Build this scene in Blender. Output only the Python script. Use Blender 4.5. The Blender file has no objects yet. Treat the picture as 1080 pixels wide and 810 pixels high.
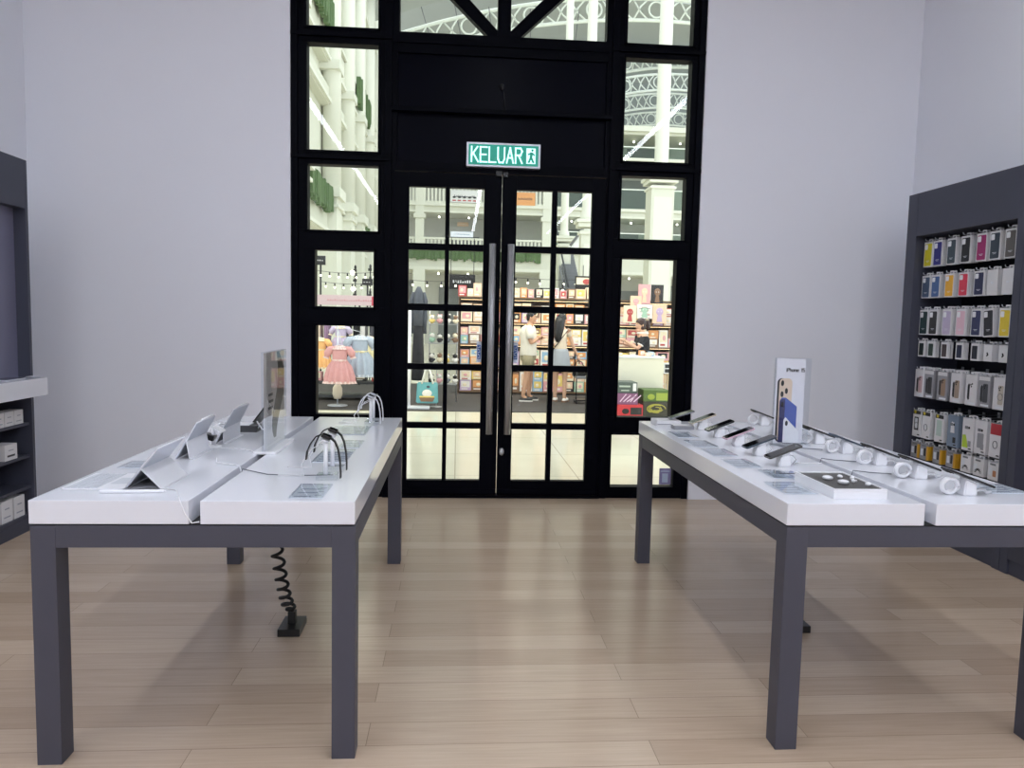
import bpy, bmesh, math, random
from mathutils import Vector, Matrix
random.seed(7)
PI = math.pi
sc = bpy.context.scene
COL = sc.collection

# ------------------------------------------------------------------ materials
def lin(c):
    c /= 255.0
    return c / 12.92 if c <= 0.04045 else ((c + 0.055) / 1.055) ** 2.4
def S(r, g, b): return (lin(r), lin(g), lin(b), 1.0)
_mats = {}
def mat(name, col=None, rough=0.5, metal=0.0, spec=0.5, var=0.04, scale=30.0, bump=0.0, emit=0.0, coat=0.0):
    if name in _mats: return _mats[name]
    m = bpy.data.materials.new(name); m.use_nodes = True
    nt = m.node_tree; b = nt.nodes['Principled BSDF']
    b.inputs['Roughness'].default_value = rough
    b.inputs['Metallic'].default_value = metal
    b.inputs['Specular IOR Level'].default_value = spec
    b.inputs['Coat Weight'].default_value = coat
    c = S(*col)
    tc = nt.nodes.new('ShaderNodeTexCoord')
    nz = nt.nodes.new('ShaderNodeTexNoise'); nz.inputs['Scale'].default_value = scale; nz.inputs['Detail'].default_value = 3
    nt.links.new(tc.outputs['Object'], nz.inputs['Vector'])
    mx = nt.nodes.new('ShaderNodeMix'); mx.data_type = 'RGBA'
    mx.inputs['A'].default_value = tuple(min(1, x * (1 + var)) for x in c[:3]) + (1,)
    mx.inputs['B'].default_value = tuple(x * (1 - var) for x in c[:3]) + (1,)
    nt.links.new(nz.outputs['Fac'], mx.inputs['Factor'])
    nt.links.new(mx.outputs['Result'], b.inputs['Base Color'])
    if bump:
        bp = nt.nodes.new('ShaderNodeBump'); bp.inputs['Strength'].default_value = bump; bp.inputs['Distance'].default_value = 0.01
        nt.links.new(nz.outputs['Fac'], bp.inputs['Height']); nt.links.new(bp.outputs['Normal'], b.inputs['Normal'])
    if emit:
        b.inputs['Emission Color'].default_value = c; b.inputs['Emission Strength'].default_value = emit
    _mats[name] = m
    return m
def glass(name, tint=(255, 255, 255), refl=0.9, rough=0.0, ior=1.45):
    if name in _mats: return _mats[name]
    m = bpy.data.materials.new(name); m.use_nodes = True
    nt = m.node_tree; nt.nodes.clear()
    o = nt.nodes.new('ShaderNodeOutputMaterial'); mix = nt.nodes.new('ShaderNodeMixShader')
    tr = nt.nodes.new('ShaderNodeBsdfTransparent'); gl = nt.nodes.new('ShaderNodeBsdfGlossy'); fr = nt.nodes.new('ShaderNodeFresnel')
    mu = nt.nodes.new('ShaderNodeMath'); mu.operation = 'MULTIPLY'; mu.inputs[1].default_value = refl
    tr.inputs['Color'].default_value = S(*tint); gl.inputs['Roughness'].default_value = rough; fr.inputs['IOR'].default_value = ior
    ge = nt.nodes.new('ShaderNodeNewGeometry'); iv = nt.nodes.new('ShaderNodeMath'); iv.operation = 'SUBTRACT'; iv.inputs[0].default_value = 1.0; m3 = nt.nodes.new('ShaderNodeMath'); m3.operation = 'MULTIPLY'
    nt.links.new(ge.outputs['Backfacing'], iv.inputs[1]); nt.links.new(iv.outputs[0], m3.inputs[0]); nt.links.new(fr.outputs[0], m3.inputs[1])
    nt.links.new(m3.outputs[0], mu.inputs[0]); nt.links.new(mu.outputs[0], mix.inputs[0])
    nt.links.new(tr.outputs[0], mix.inputs[1]); nt.links.new(gl.outputs[0], mix.inputs[2]); nt.links.new(mix.outputs[0], o.inputs['Surface'])
    _mats[name] = m
    return m
def plank_mat():
    m = bpy.data.materials.new('oak_planks'); m.use_nodes = True
    nt = m.node_tree; N = nt.nodes.new; L = nt.links.new; b = nt.nodes['Principled BSDF']
    tc = N('ShaderNodeTexCoord'); br = N('ShaderNodeTexBrick')
    mp = N('ShaderNodeMapping'); mp.inputs['Location'].default_value = (0.3, 0.04, 0)
    L(tc.outputs['Object'], mp.inputs['Vector']); L(mp.outputs['Vector'], br.inputs['Vector'])
    br.offset = 0.37; br.offset_frequency = 2; br.squash = 1.0
    br.inputs['Scale'].default_value = 1.0; br.inputs['Brick Width'].default_value = 1.62; br.inputs['Row Height'].default_value = 0.153
    br.inputs['Mortar Size'].default_value = 0.0011; br.inputs['Mortar Smooth'].default_value = 0.3
    br.inputs['Color1'].default_value = S(206, 184, 163); br.inputs['Color2'].default_value = S(187, 164, 143); br.inputs['Mortar'].default_value = S(134, 115, 98)
    gm = N('ShaderNodeMapping'); gm.inputs['Scale'].default_value = (1.2, 30, 1); L(tc.outputs['Object'], gm.inputs['Vector'])
    g = N('ShaderNodeTexNoise'); g.inputs['Scale'].default_value = 2.2; g.inputs['Detail'].default_value = 7; g.inputs['Roughness'].default_value = 0.6; g.inputs['Distortion'].default_value = 0.6
    L(gm.outputs['Vector'], g.inputs['Vector'])
    cr = N('ShaderNodeValToRGB'); cr.color_ramp.elements[0].position = 0.3; cr.color_ramp.elements[0].color = (0.89, 0.88, 0.86, 1); cr.color_ramp.elements[1].position = 0.7; cr.color_ramp.elements[1].color = (1.04, 1.04, 1.04, 1)
    L(g.outputs['Fac'], cr.inputs['Fac'])
    mx = N('ShaderNodeMix'); mx.data_type = 'RGBA'; mx.blend_type = 'MULTIPLY'; mx.inputs['Factor'].default_value = 1
    L(br.outputs['Color'], mx.inputs['A']); L(cr.outputs['Color'], mx.inputs['B']); L(mx.outputs['Result'], b.inputs['Base Color'])
    b.inputs['Roughness'].default_value = 0.22; b.inputs['Specular IOR Level'].default_value = 0.5
    bp = N('ShaderNodeBump'); bp.inputs['Strength'].default_value = 0.12; bp.inputs['Distance'].default_value = 0.004
    L(g.outputs['Fac'], bp.inputs['Height']); L(bp.outputs['Normal'], b.inputs['Normal'])
    return m
def tile_mat(name, c1, c2, size, rough):
    m = bpy.data.materials.new(name); m.use_nodes = True
    nt = m.node_tree; N = nt.nodes.new; L = nt.links.new; b = nt.nodes['Principled BSDF']
    tc = N('ShaderNodeTexCoord'); br = N('ShaderNodeTexBrick'); L(tc.outputs['Object'], br.inputs['Vector'])
    br.offset = 0.0; br.inputs['Scale'].default_value = 1; br.inputs['Brick Width'].default_value = size; br.inputs['Row Height'].default_value = size
    br.inputs['Mortar Size'].default_value = 0.006; br.inputs['Color1'].default_value = S(*c1); br.inputs['Color2'].default_value = S(*c2); br.inputs['Mortar'].default_value = S(190, 180, 160)
    nz = N('ShaderNodeTexNoise'); nz.inputs['Scale'].default_value = 2.5; nz.inputs['Detail'].default_value = 5; L(tc.outputs['Object'], nz.inputs['Vector'])
    mx = N('ShaderNodeMix'); mx.data_type = 'RGBA'; mx.blend_type = 'MULTIPLY'; mx.inputs['Factor'].default_value = 0.12
    L(br.outputs['Color'], mx.inputs['A']); L(nz.outputs['Fac'], mx.inputs['B']); L(mx.outputs['Result'], b.inputs['Base Color'])
    b.inputs['Roughness'].default_value = rough
    return m

M_WALL = mat('white_wall_paint', (238, 239, 247), 0.75, spec=0.2, var=0.012, scale=1.5)
M_CEIL = mat('ceiling_paint', (238, 238, 240), 0.9, var=0.02)
M_FLOOR = plank_mat()
M_FRAME = mat('black_navy_frame_paint', (4, 5, 13), 0.42, spec=0.04, var=0.1)
M_PANEL = mat('black_navy_panel', (4, 5, 16), 0.30, spec=0.04, var=0.1)
M_GLASS = glass('clear_window_glass', (252, 255, 253))
M_STEEL = mat('brushed_steel', (172, 172, 174), 0.34, 0.45, var=0.1, scale=80)
M_TFRAME = mat('grey_table_paint', (74, 74, 85), 0.5, spec=0.35, var=0.03)
M_TOP = mat('white_gloss_laminate', (232, 233, 241), 0.14, spec=0.55, var=0.008)
M_DARKCAB = mat('anthracite_cabinet', (68, 70, 84), 0.5, spec=0.35, var=0.04)
M_DARKIN = mat('dark_cabinet_back', (22, 23, 34), 0.6, spec=0.3, var=0.08)
M_LAV = mat('lavender_grey_back_panel', (118, 117, 140), 0.4, spec=0.4, var=0.03, scale=3)
M_WHITE = mat('white_plastic', (240, 240, 244), 0.35, var=0.01)
M_WHITECARD = mat('white_card', (226, 225, 228), 0.6, var=0.02)
M_BLACK = mat('black_plastic', (16, 16, 18), 0.35, var=0.1)
M_BLACKM = mat('black_rubber', (14, 14, 15), 0.55, var=0.1)
M_SCREEN = mat('black_screen_glass', (10, 11, 14), 0.06, spec=0.6, var=0.05)
M_GREY = mat('mid_grey_plastic', (120, 122, 128), 0.4)
M_SILVER = mat('silver_aluminium', (200, 203, 212), 0.35, 0.6)
M_ACR = glass('clear_acrylic', (246, 248, 250), 1.0, 0.02, 1.49)
M_LED = mat('white_led_diffuser', (240, 247, 255), 0.5, var=0.0, emit=32.0)
M_LAMPBODY = mat('lamp_housing', (225, 225, 225), 0.5)
M_SHEET = mat('printed_sheet_pale', (226, 229, 236), 0.5, var=0.1, scale=60)
M_SHEETINK = mat('printed_ink_grey', (164, 168, 180), 0.6, var=0.2, scale=90)

# ------------------------------------------------------------------ mesh builder
class MB:
    def __init__(self): self.bm = bmesh.new(); self.mats = []
    def _mi(self, m):
        if m not in self.mats: self.mats.append(m)
        return self.mats.index(m)
    def _add(self, t, m, M=None, smooth=False):
        i = self._mi(m)
        for f in t.faces: f.material_index = i; f.smooth = smooth
        if M is not None: bmesh.ops.transform(t, matrix=M, verts=t.verts)
        me = bpy.data.meshes.new('tmp'); t.to_mesh(me); t.free()
        self.bm.from_mesh(me); bpy.data.meshes.remove(me)
        return self
    def box(self, x0, x1, y0, y1, z0, z1, m, bev=0.0, M=None, seg=2):
        t = bmesh.new(); bmesh.ops.create_cube(t, size=1)
        T = Matrix.Translation(((x0 + x1) / 2, (y0 + y1) / 2, (z0 + z1) / 2)) @ Matrix.Diagonal((x1 - x0, y1 - y0, z1 - z0, 1))
        bmesh.ops.transform(t, matrix=T, verts=t.verts)
        if bev: bmesh.ops.bevel(t, geom=t.edges[:], offset=bev, segments=seg, profile=0.7, affect='EDGES')
        return self._add(t, m, M)
    def rbox(self, w, h, d, r, m, M=None, seg=5, bev=0.0):
        """rounded rectangle w x h in XY centred at the origin, extruded z 0..d"""
        t = bmesh.new(); vs = []
        for cx, cy, a0 in ((w / 2 - r, h / 2 - r, 0), (-w / 2 + r, h / 2 - r, 90), (-w / 2 + r, -h / 2 + r, 180), (w / 2 - r, -h / 2 + r, 270)):
            for k in range(seg + 1):
                a = math.radians(a0 + 90 * k / seg); vs.append(t.verts.new((cx + r * math.cos(a), cy + r * math.sin(a), 0)))
        f = t.faces.new(vs); e = bmesh.ops.extrude_face_region(t, geom=[f])
        bmesh.ops.translate(t, vec=(0, 0, d), verts=[v for v in e['geom'] if isinstance(v, bmesh.types.BMVert)])
        bmesh.ops.recalc_face_normals(t, faces=t.faces)
        if bev:
            eds = [x for x in t.edges if abs(x.verts[0].co.z - x.verts[1].co.z) < 1e-6]
            bmesh.ops.bevel(t, geom=eds, offset=bev, segments=2, profile=0.7, affect='EDGES')
        return self._add(t, m, M)
    def prism(self, poly, a, b, m, axis='y', M=None):
        """polygon (p,q) extruded along axis from a to b; axis y: (x,z); x: (y,z); z: (x,y)"""
        t = bmesh.new()
        def P(p, q, s): return {'y': (p, s, q), 'x': (s, p, q), 'z': (p, q, s)}[axis]
        lo = [t.verts.new(P(p, q, a)) for p, q in poly]; hi = [t.verts.new(P(p, q, b)) for p, q in poly]
        t.faces.new(lo); t.faces.new(hi); n = len(poly)
        for k in range(n): t.faces.new((lo[k], lo[(k + 1) % n], hi[(k + 1) % n], hi[k]))
        bmesh.ops.recalc_face_normals(t, faces=t.faces)
        return self._add(t, m, M)
    def tube(self, pts, r, m, seg=8, closed=False, M=None):
        """tube along points; r a number or a list"""
        pts = [Vector(p) for p in pts]; n = len(pts); t = bmesh.new(); rings = []
        up = Vector((0, 0, 1))
        for i, p in enumerate(pts):
            if closed: d = pts[(i + 1) % n] - pts[i - 1]
            else: d = pts[min(i + 1, n - 1)] - pts[max(i - 1, 0)]
            d.normalize()
            a = up.cross(d)
            if a.length < 0.05: a = Vector((1, 0, 0)).cross(d)
            a.normalize()
            if rings and a.dot(prev) < 0: a = -a
            prev = a; c = d.cross(a); rr = r[i] if isinstance(r, (list, tuple)) else r
            rings.append([t.verts.new(p + rr * (math.cos(2 * PI * k / seg) * a + math.sin(2 * PI * k / seg) * c)) for k in range(seg)])
        for i in range(n if closed else n - 1):
            A, B = rings[i], rings[(i + 1) % n]
            for k in range(seg): t.faces.new((A[k], A[(k + 1) % seg], B[(k + 1) % seg], B[k]))
        if not closed: t.faces.new(rings[0]); t.faces.new(rings[-1])
        bmesh.ops.recalc_face_normals(t, faces=t.faces)
        return self._add(t, m, M, True)
    def cyl(self, p0, p1, r0, m, r1=None, seg=14, M=None):
        return self.tube([p0, p1], [r0, r0 if r1 is None else r1], m, seg, M=M)._flatcaps()
    def _flatcaps(self):
        for f in self.bm.faces:
            if len(f.verts) > 4: f.smooth = False
        return self
    def lathe(self, prof, m, seg=16, M=None):
        t = bmesh.new(); rings = []
        for r, z in prof: rings.append([t.verts.new((r * math.cos(2 * PI * k / seg), r * math.sin(2 * PI * k / seg), z)) for k in range(seg)])
        for A, B in zip(rings, rings[1:]):
            for k in range(seg): t.faces.new((A[k], A[(k + 1) % seg], B[(k + 1) % seg], B[k]))
        t.faces.new(rings[0]); t.faces.new(rings[-1])
        bmesh.ops.recalc_face_normals(t, faces=t.faces)
        self._add(t, m, M, True); return self._flatcaps()
    def ball(self, c, s, m, M=None, u=14, v=9):
        t = bmesh.new(); bmesh.ops.create_uvsphere(t, u_segments=u, v_segments=v, radius=1)
        s = (s, s, s) if isinstance(s, (int, float)) else s
        bmesh.ops.transform(t, matrix=Matrix.Translation(c) @ Matrix.Diagonal((*s, 1)), verts=t.verts)
        return self._add(t, m, M, True)
    def addmesh(self, me, m, M=None):
        t = bmesh.new(); t.from_mesh(me); return self._add(t, m, M, True)
    def build(self, name, parent=None, loc=None):
        me = bpy.data.meshes.new(name); self.bm.to_mesh(me); self.bm.free()
        for m in self.mats: me.materials.append(m)
        o = bpy.data.objects.new(name, me); COL.objects.link(o)
        if parent is not None: o.parent = parent
        if loc is not None: o.location = loc
        return o

def tag(o, label, cat, group=None, kind=None):
    o['label'] = label; o['category'] = cat
    if group: o['group'] = group
    if kind: o['kind'] = kind
    return o
def thing(name, label, cat, loc=(0, 0, 0), rz=0.0, group=None):
    o = bpy.data.objects.new(name, None); COL.objects.link(o); o.location = loc; o.rotation_euler = (0, 0, rz)
    o.empty_display_size = 0.05
    return tag(o, label, cat, group)
def struct(mb, name, parent=None):
    o = mb.build(name, parent)
    if parent is None: o['kind'] = 'structure'
    return o
def copy_tree(o, loc=None, rz=None, label=None, group=None, parent=None):
    c = o.copy(); COL.objects.link(c)
    if parent is not None: c.parent = parent
    if loc is not None: c.location = loc
    if rz is not None: c.rotation_euler = (0, 0, rz)
    if label: c['label'] = label
    if group: c['group'] = group
    for ch in [x for x in o.children]: copy_tree(ch, parent=c)
    return c
RX = lambda a: Matrix.Rotation(a, 4, 'X')
RY = lambda a: Matrix.Rotation(a, 4, 'Y')
RZ = lambda a: Matrix.Rotation(a, 4, 'Z')
TR = lambda x, y, z: Matrix.Translation((x, y, z))

def letters(mb, text, h, w, m, M, stroke=0.12, gap=0.35):
    """block letters from strokes in local XY (x along the text), thickness in +z"""
    G = {'K': [((0, 0), (0, 1)), ((0, .42), (.9, 1)), ((.25, .58), (1, 0))], 'E': [((0, 0), (0, 1)), ((0, 1), (1, 1)), ((0, .5), (.85, .5)), ((0, 0), (1, 0))],
         'L': [((0, 0), (0, 1)), ((0, 0), (1, 0))], 'U': [((0, 1), (0, .25)), ((0, .25), (.22, 0)), ((.22, 0), (.78, 0)), ((.78, 0), (1, .25)), ((1, .25), (1, 1))],
         'A': [((0, 0), (.5, 1)), ((.5, 1), (1, 0)), ((.2, .33), (.8, .33))], 'R': [((0, 0), (0, 1)), ((0, 1), (.75, 1)), ((.75, 1), (1, .8)), ((1, .8), (.75, .52)), ((.75, .52), (0, .52)), ((.45, .52), (1, 0))],
         'i': [((.5, 0), (.5, .62)), ((.5, .85), (.5, .95))], 'P': [((0, 0), (0, 1)), ((0, 1), (.8, 1)), ((.8, 1), (1, .75)), ((1, .75), (.8, .5)), ((.8, .5), (0, .5))],
         'h': [((0, 0), (0, 1)), ((0, .55), (.7, .62)), ((.7, .62), (.9, 0))], 'o': [((0, .1), (0, .55)), ((0, .6), (.9, .6)), ((.9, .55), (.9, .1)), ((.9, .02), (0, .02))],
         'n': [((0, 0), (0, .62)), ((0, .6), (.8, .62)), ((.85, .55), (.85, 0))], 'e': [((0, .1), (0, .55)), ((0, .6), (.9, .6)), ((.9, .6), (.9, .32)), ((.9, .3), (0, .3)), ((0, .02), (.9, .02))],
         '1': [((.5, 0), (.5, 1)), ((.2, .8), (.5, 1))], '5': [((.9, 1), (.1, 1)), ((.1, 1), (.1, .55)), ((.1, .58), (.9, .5)), ((.9, .5), (.9, .05)), ((.9, 0), (.1, 0))], ' ': []}
    x = 0.0
    for ch in text:
        cw = w * (0.4 if ch in 'i1' else 1)
        for (a, b), (c, d) in G.get(ch, []):
            p = Vector((x + a * cw, b * h, 0)); q = Vector((x + c * cw, d * h, 0)); v = q - p; l = v.length
            ang = math.atan2(v.y, v.x); s = stroke * h
            mb.box(-s / 2, l + s / 2, -s / 2, s / 2, 0, 0.002, m, M=M @ TR(p.x, p.y, 0) @ RZ(ang))
        x += cw + gap * w
    return x

# ------------------------------------------------------------------ room shell
XL, XR, YF, YB, ZC = -3.39, 3.877, 6.26, -14.5, 5.6
FX0, FX1, FZ = -1.362, 2.022, 5.0
struct(MB().box(XL - .2, XR + .2, YB - .2, 6.42, -.1, 0, M_FLOOR), 'floor')
struct(MB().box(XL - .2, XR + .2, YB - .2, 6.6, ZC, ZC + .15, M_CEIL), 'ceiling')
struct(MB().box(XL - .2, XL, YB, 6.5, 0, ZC, M_WALL), 'wall_left')
struct(MB().box(XR, XR + .2, YB, 6.5, 0, ZC, M_WALL), 'wall_right')
struct(MB().box(XL - .2, XR + .2, YB - .2, YB, 0, ZC, M_WALL), 'wall_back')
w = MB()
w.box(XL, FX0, YF, 6.5, 0, ZC, M_WALL); w.box(FX1, XR, YF, 6.5, 0, ZC, M_WALL); w.box(FX0, FX1, YF, 6.5, FZ, ZC, M_WALL)
struct(w, 'wall_front')
# three long suspended strip lights running from front to back
for i, (lx, lab) in enumerate(((-2.18, 'long suspended LED strip light over the side of the tablet table'), (0.5, 'long suspended LED strip light over the middle aisle'), (3.1, 'long suspended LED strip light over the accessory wall'))):
    t = thing('strip_light', lab, 'light', (lx, 0, 4.6), 0, 'suspended strip lights')
    MB().box(-.05, .05, -13.8, 3.5, .012, .09, M_LAMPBODY, .006).build('lamp_housing', t)
    d = MB()
    for k in range(16):
        y0 = -13.8 + k * 17.3 / 16; d.box(-.045, .045, y0, y0 + 17.3 / 16, 0, .012, M_LED)
    d.build('diffuser', t)
    for y in (-13, -8.5, -4, .5, 3.2): MB().cyl((0, y, .09), (0, y, 1.0), .004, M_STEEL, seg=6).build('hanger', t)

# ------------------------------------------------------------------ glazed screen and doors
Y0, Y1 = 6.30, 6.40
GY = 6.355
def pane(par, x0, x1, z0, z1): return MB().box(x0 - .008, x1 + .008, GY - .004, GY + .004, z0 - .008, z1 + .008, M_GLASS).build('pane', par)
def screen(name, x0, x1, panes, splits):
    """sidelight: outer posts, rails between panes"""
    b = MB(); zs = sorted(panes, key=lambda p: p[2])
    e = 0.055
    b.box(x0, x0 + e, Y0 - .02, Y1, 0, FZ, M_FRAME, .004); b.box(x1 - e, x1, Y0 - .02, Y1, 0, FZ, M_FRAME, .004)
    prev = 0.0
    for p in zs:
        b.box(x0 + e, x1 - e, Y0, Y1, prev, p[2], M_FRAME, .004)
        b.box(x0 + e, p[0], Y0, Y1, p[2], p[3], M_FRAME); b.box(p[1], x1 - e, Y0, Y1, p[2], p[3], M_FRAME)
        for (a0, a1, c0, c1) in ((p[0] - .02, p[0], p[2] - .02, p[3] + .02), (p[1], p[1] + .02, p[2] - .02, p[3] + .02)): b.box(a0, a1, Y0 - .01, Y0, c0, c1, M_FRAME, .003)
        for (c0, c1) in ((p[2] - .02, p[2]), (p[3], p[3] + .02)): b.box(p[0] - .02, p[1] + .02, Y0 - .01, Y0, c0, c1, M_FRAME, .003)
        prev = p[3]
    b.box(x0 + e, x1 - e, Y0, Y1, prev, FZ, M_FRAME, .004)
    for z in splits: b.box(x0, x1, Y0 - .03, Y0, z - .016, z + .016, M_FRAME, .004)
    o = struct(b, name)
    for p in panes: pane(o, *p)
    return o
screen('window_1', FX0, -.556, [(-1.238, -.672, 3.831, 4.92), (-1.236, -.669, 2.861, 3.70), (-1.232, -.664, 2.221, 2.747), (-1.172, -.697, 1.597, 2.059), (-1.163, -.691, .702, 1.441), (-1.147, -.664, .078, .52)], (3.765, 2.805))
screen('window_2', 1.243, FX1, [(1.362, 1.914, 3.818, 4.92), (1.358, 1.914, 2.866, 3.70), (1.355, 1.905, 2.224, 2.743), (1.38, 1.85, .71, 2.059), (1.34, 1.895, .10, .556)], (3.76, 2.80))
# transom light with a centre post and two diagonals
b = MB(); TX0, TX1 = -.556, 1.243; TZ0 = 3.818
b.box(TX0, TX1, Y0 - .01, Y1, 3.735, TZ0, M_FRAME, .004); b.box(TX0, TX1, Y0, Y1, 4.92, FZ, M_FRAME, .004)
b.box(.29, .398, Y0, Y1, TZ0, 4.92, M_FRAME, .004); b.box(TX0, -.50, Y0, Y1, TZ0, 4.92, M_FRAME); b.box(1.19, TX1, Y0, Y1, TZ0, 4.92, M_FRAME)
for s in (-1, 1):
    px = .344 + s * .054
    pts = [(0, -.05), (.075, -.05), (.86, .74), (.86, .85), (.80, .85), (0, .05)]
    b.prism([(px + s * p, TZ0 + q + (.0 if q > 0 else .05)) for p, q in pts], Y0 + .01, Y1 - .01, M_FRAME)
o = struct(b, 'window_3')
pane(o, -.5, .29, TZ0, 4.92); pane(o, .398, 1.19, TZ0, 4.92)
# black panel above the doors
b = MB(); b.box(-.556, 1.243, Y0 + .03, Y1, 2.74, 3.735, M_PANEL)
b.box(-.556, -.515, Y0, Y0 + .03, 2.74, 3.735, M_FRAME); b.box(1.205, 1.243, Y0, Y0 + .03, 2.74, 3.735, M_FRAME)
b.box(-.515, 1.205, Y0, Y0 + .03, 2.74, 2.80, M_FRAME, .004); b.box(-.56, 1.248, Y0 - .045, Y0 + .03, 3.19, 3.225, M_FRAME, .006)
b.box(-.515, 1.205, Y0 + .005, Y0 + .03, 3.66, 3.735, M_FRAME, .004)
o = struct(b, 'trim_1')
c = MB(); c.tube([(.335, Y0 + .03, 3.43), (.337, Y0, 3.42), (.35, Y0 - .002, 3.37), (.36, Y0 + .015, 3.30), (.362, Y0 + .02, 3.235)], .005, M_BLACKM, 6); c.ball((.336, Y0 + .01, 3.425), (.02, .02, .026), M_BLACKM)
c.build('cable_stub', o)
struct(MB().box(-.556, 1.243, Y0 - .03, Y1, 0, .018, M_FRAME, .004), 'trim_2')
b = MB(); b.box(-.556, -.535, Y0, Y1, 0, 2.74, M_FRAME); b.box(1.232, 1.243, Y0, Y1, 0, 2.74, M_FRAME); b.box(-.535, 1.232, Y0, Y1, 2.722, 2.74, M_FRAME)
struct(b, 'trim_3')
ROWS = [(2.14, 2.60), (1.64, 2.086), (1.14, 1.583), (.64, 1.088), (.145, .59)]
def leaf(name, x0, x1, cols, hx):
    b = MB(); ya, yb = Y0 + .01, Y0 + .07; z0, z1 = .022, 2.716
    b.box(x0, cols[0][0], ya, yb, z0, z1, M_FRAME, .004); b.box(cols[1][1], x1, ya, yb, z0, z1, M_FRAME, .004)
    b.box(cols[0][0], cols[1][1], ya, yb, z0, ROWS[-1][0], M_FRAME); b.box(cols[0][0], cols[1][1], ya, yb, ROWS[0][1], z1, M_FRAME)
    b.box(cols[0][1], cols[1][0], ya + .004, yb, ROWS[-1][0], ROWS[0][1], M_FRAME, .003)
    for r0, r1 in zip(ROWS, ROWS[1:]): b.box(cols[0][0], cols[1][1], ya + .006, yb, r1[1], r0[0], M_FRAME, .003)
    b.box(x0 + .01, x1 - .01, ya - .012, ya, .03, .075, M_FRAME, .004)
    o = struct(b, name)
    for c in cols:
        for r in ROWS: pane(o, c[0], c[1], r[0], r[1])
    h = MB(); h.cyl((hx, ya - .055, .555), (hx, ya - .055, 2.145), .028, M_STEEL, seg=18)
    for z in (.72, 1.98): h.cyl((hx, ya - .055, z), (hx, ya + .005, z), .012, M_STEEL, seg=10)
    h.build('handle', o)
    return o
dl = leaf('door_1', -.535, .352, [(-.412, -.113), (-.078, .207)], .282)
dr = leaf('door_2', .358, 1.231, [(.478, .778), (.82, 1.114)], .434)
MB().lathe([(.0, 0), (.02, 0), (.024, .006), (.018, .012), (0, .012)], M_STEEL, 14, TR(.395, Y0 + .01, .397) @ RX(PI / 2) @ Matrix.Diagonal((.9, 1.4, 1, 1))).build('lock', dr)
c = MB(); c.box(.30, .35, Y0 - .02, Y0 + .012, 2.70, 2.742, M_BLACK, .004); c.box(.36, .40, Y0 - .02, Y0 + .012, 2.695, 2.735, M_BLACK, .004); c.build('door_closer', dl)
# door stickers on the glass
M_BLUE = mat('sticker_blue', (40, 88, 165), 0.4); M_STW = mat('sticker_white', (222, 230, 245), 0.4)
for x, lab in ((.187, 'narrow blue push sticker with upright white writing on the tote-bag door leaf'), (.498, 'narrow blue push sticker with upright white writing on the keyhole door leaf')):
    t = thing('door_sticker', lab, 'sticker', (x, GY - .0055, 1.245), 0, 'blue door stickers')
    MB().box(-.021, .021, -.001, .0, -.088, .088, M_STW).build('backing', t)
    bb = MB(); bb.box(-.015, .015, -.0015, -.001, -.06, .06, M_BLUE); bb.build('blue_field', t)
    g = MB()
    for k in range(5):
        z = -.05 + k * .0215
        g.box(-.009, .009, -.002, -.0015, z, z + .005, M_STW); g.box(-.009 if k % 2 else .004, -.004 if k % 2 else .009, -.002, -.0015, z, z + .015, M_STW)
    g.build('writing', t)
M_PURP = mat('sticker_purple', (140, 132, 178), 0.5, var=.15); M_PALE = mat('sticker_pale_blue', (185, 200, 222), 0.5)
t = thing('notice_sticker', 'square lilac notice stuck low on the sidelight glass beside the phone table', 'sticker', (1.838, GY - .0055, .19))
MB().box(-.052, .052, -.001, 0, -.078, .066, M_PURP).build('sheet', t)
MB().box(-.026, .026, -.002, -.001, -.06, .02, M_PALE).box(-.04, .04, -.002, -.001, .035, .045, M_PALE).build('picture', t)
# KELUAR sign
t = thing('exit_sign', 'green lit KELUAR exit sign with running man on the black panel over the doors', 'sign', (.356, 6.245, 2.862))
M_GREEN = mat('sign_green', (10, 150, 128), 0.35, var=.03, emit=.35); M_SIGNW = mat('sign_white_letters', (205, 255, 250), 0.4, emit=.85, var=0)
MB().box(-.303, .303, -.0, .06, -.098, .098, M_SILVER, .006).build('casing', t)
MB().box(-.286, .286, -.004, .0, -.082, .082, M_GREEN).build('face', t)
lt = MB(); letters(lt, 'KELUAR', .118, .053, M_SIGNW, TR(-.262, -.004, -.059) @ RX(PI / 2), .105, .36); lt.build('lettering', t)
pg = MB(); pg.box(.187, .262, -.007, -.004, -.062, .062, M_SIGNW)
Mx = TR(.225, -.008, 0) @ RX(PI / 2)
for (a, bb2, r) in (((-.02, -.055), (0, -.01), .008), ((.022, -.055), (0, -.01), .008), ((0, -.01), (.004, .028), .011), ((.004, .026), (-.025, .01), .006), ((.004, .026), (.03, .005), .006)):
    v = Vector(bb2) - Vector(a); pg.box(0, v.length, -r, r, -.001, .002, M_GREEN, M=Mx @ TR(a[0], a[1], 0) @ RZ(math.atan2(v.y, v.x)))
pg.lathe([(.0, -.001), (.0095, -.001), (.0095, .002), (0, .002)], M_GREEN, 12, Mx @ TR(.010, .046, 0)); pg.build('running_man_picture', t)

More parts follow.
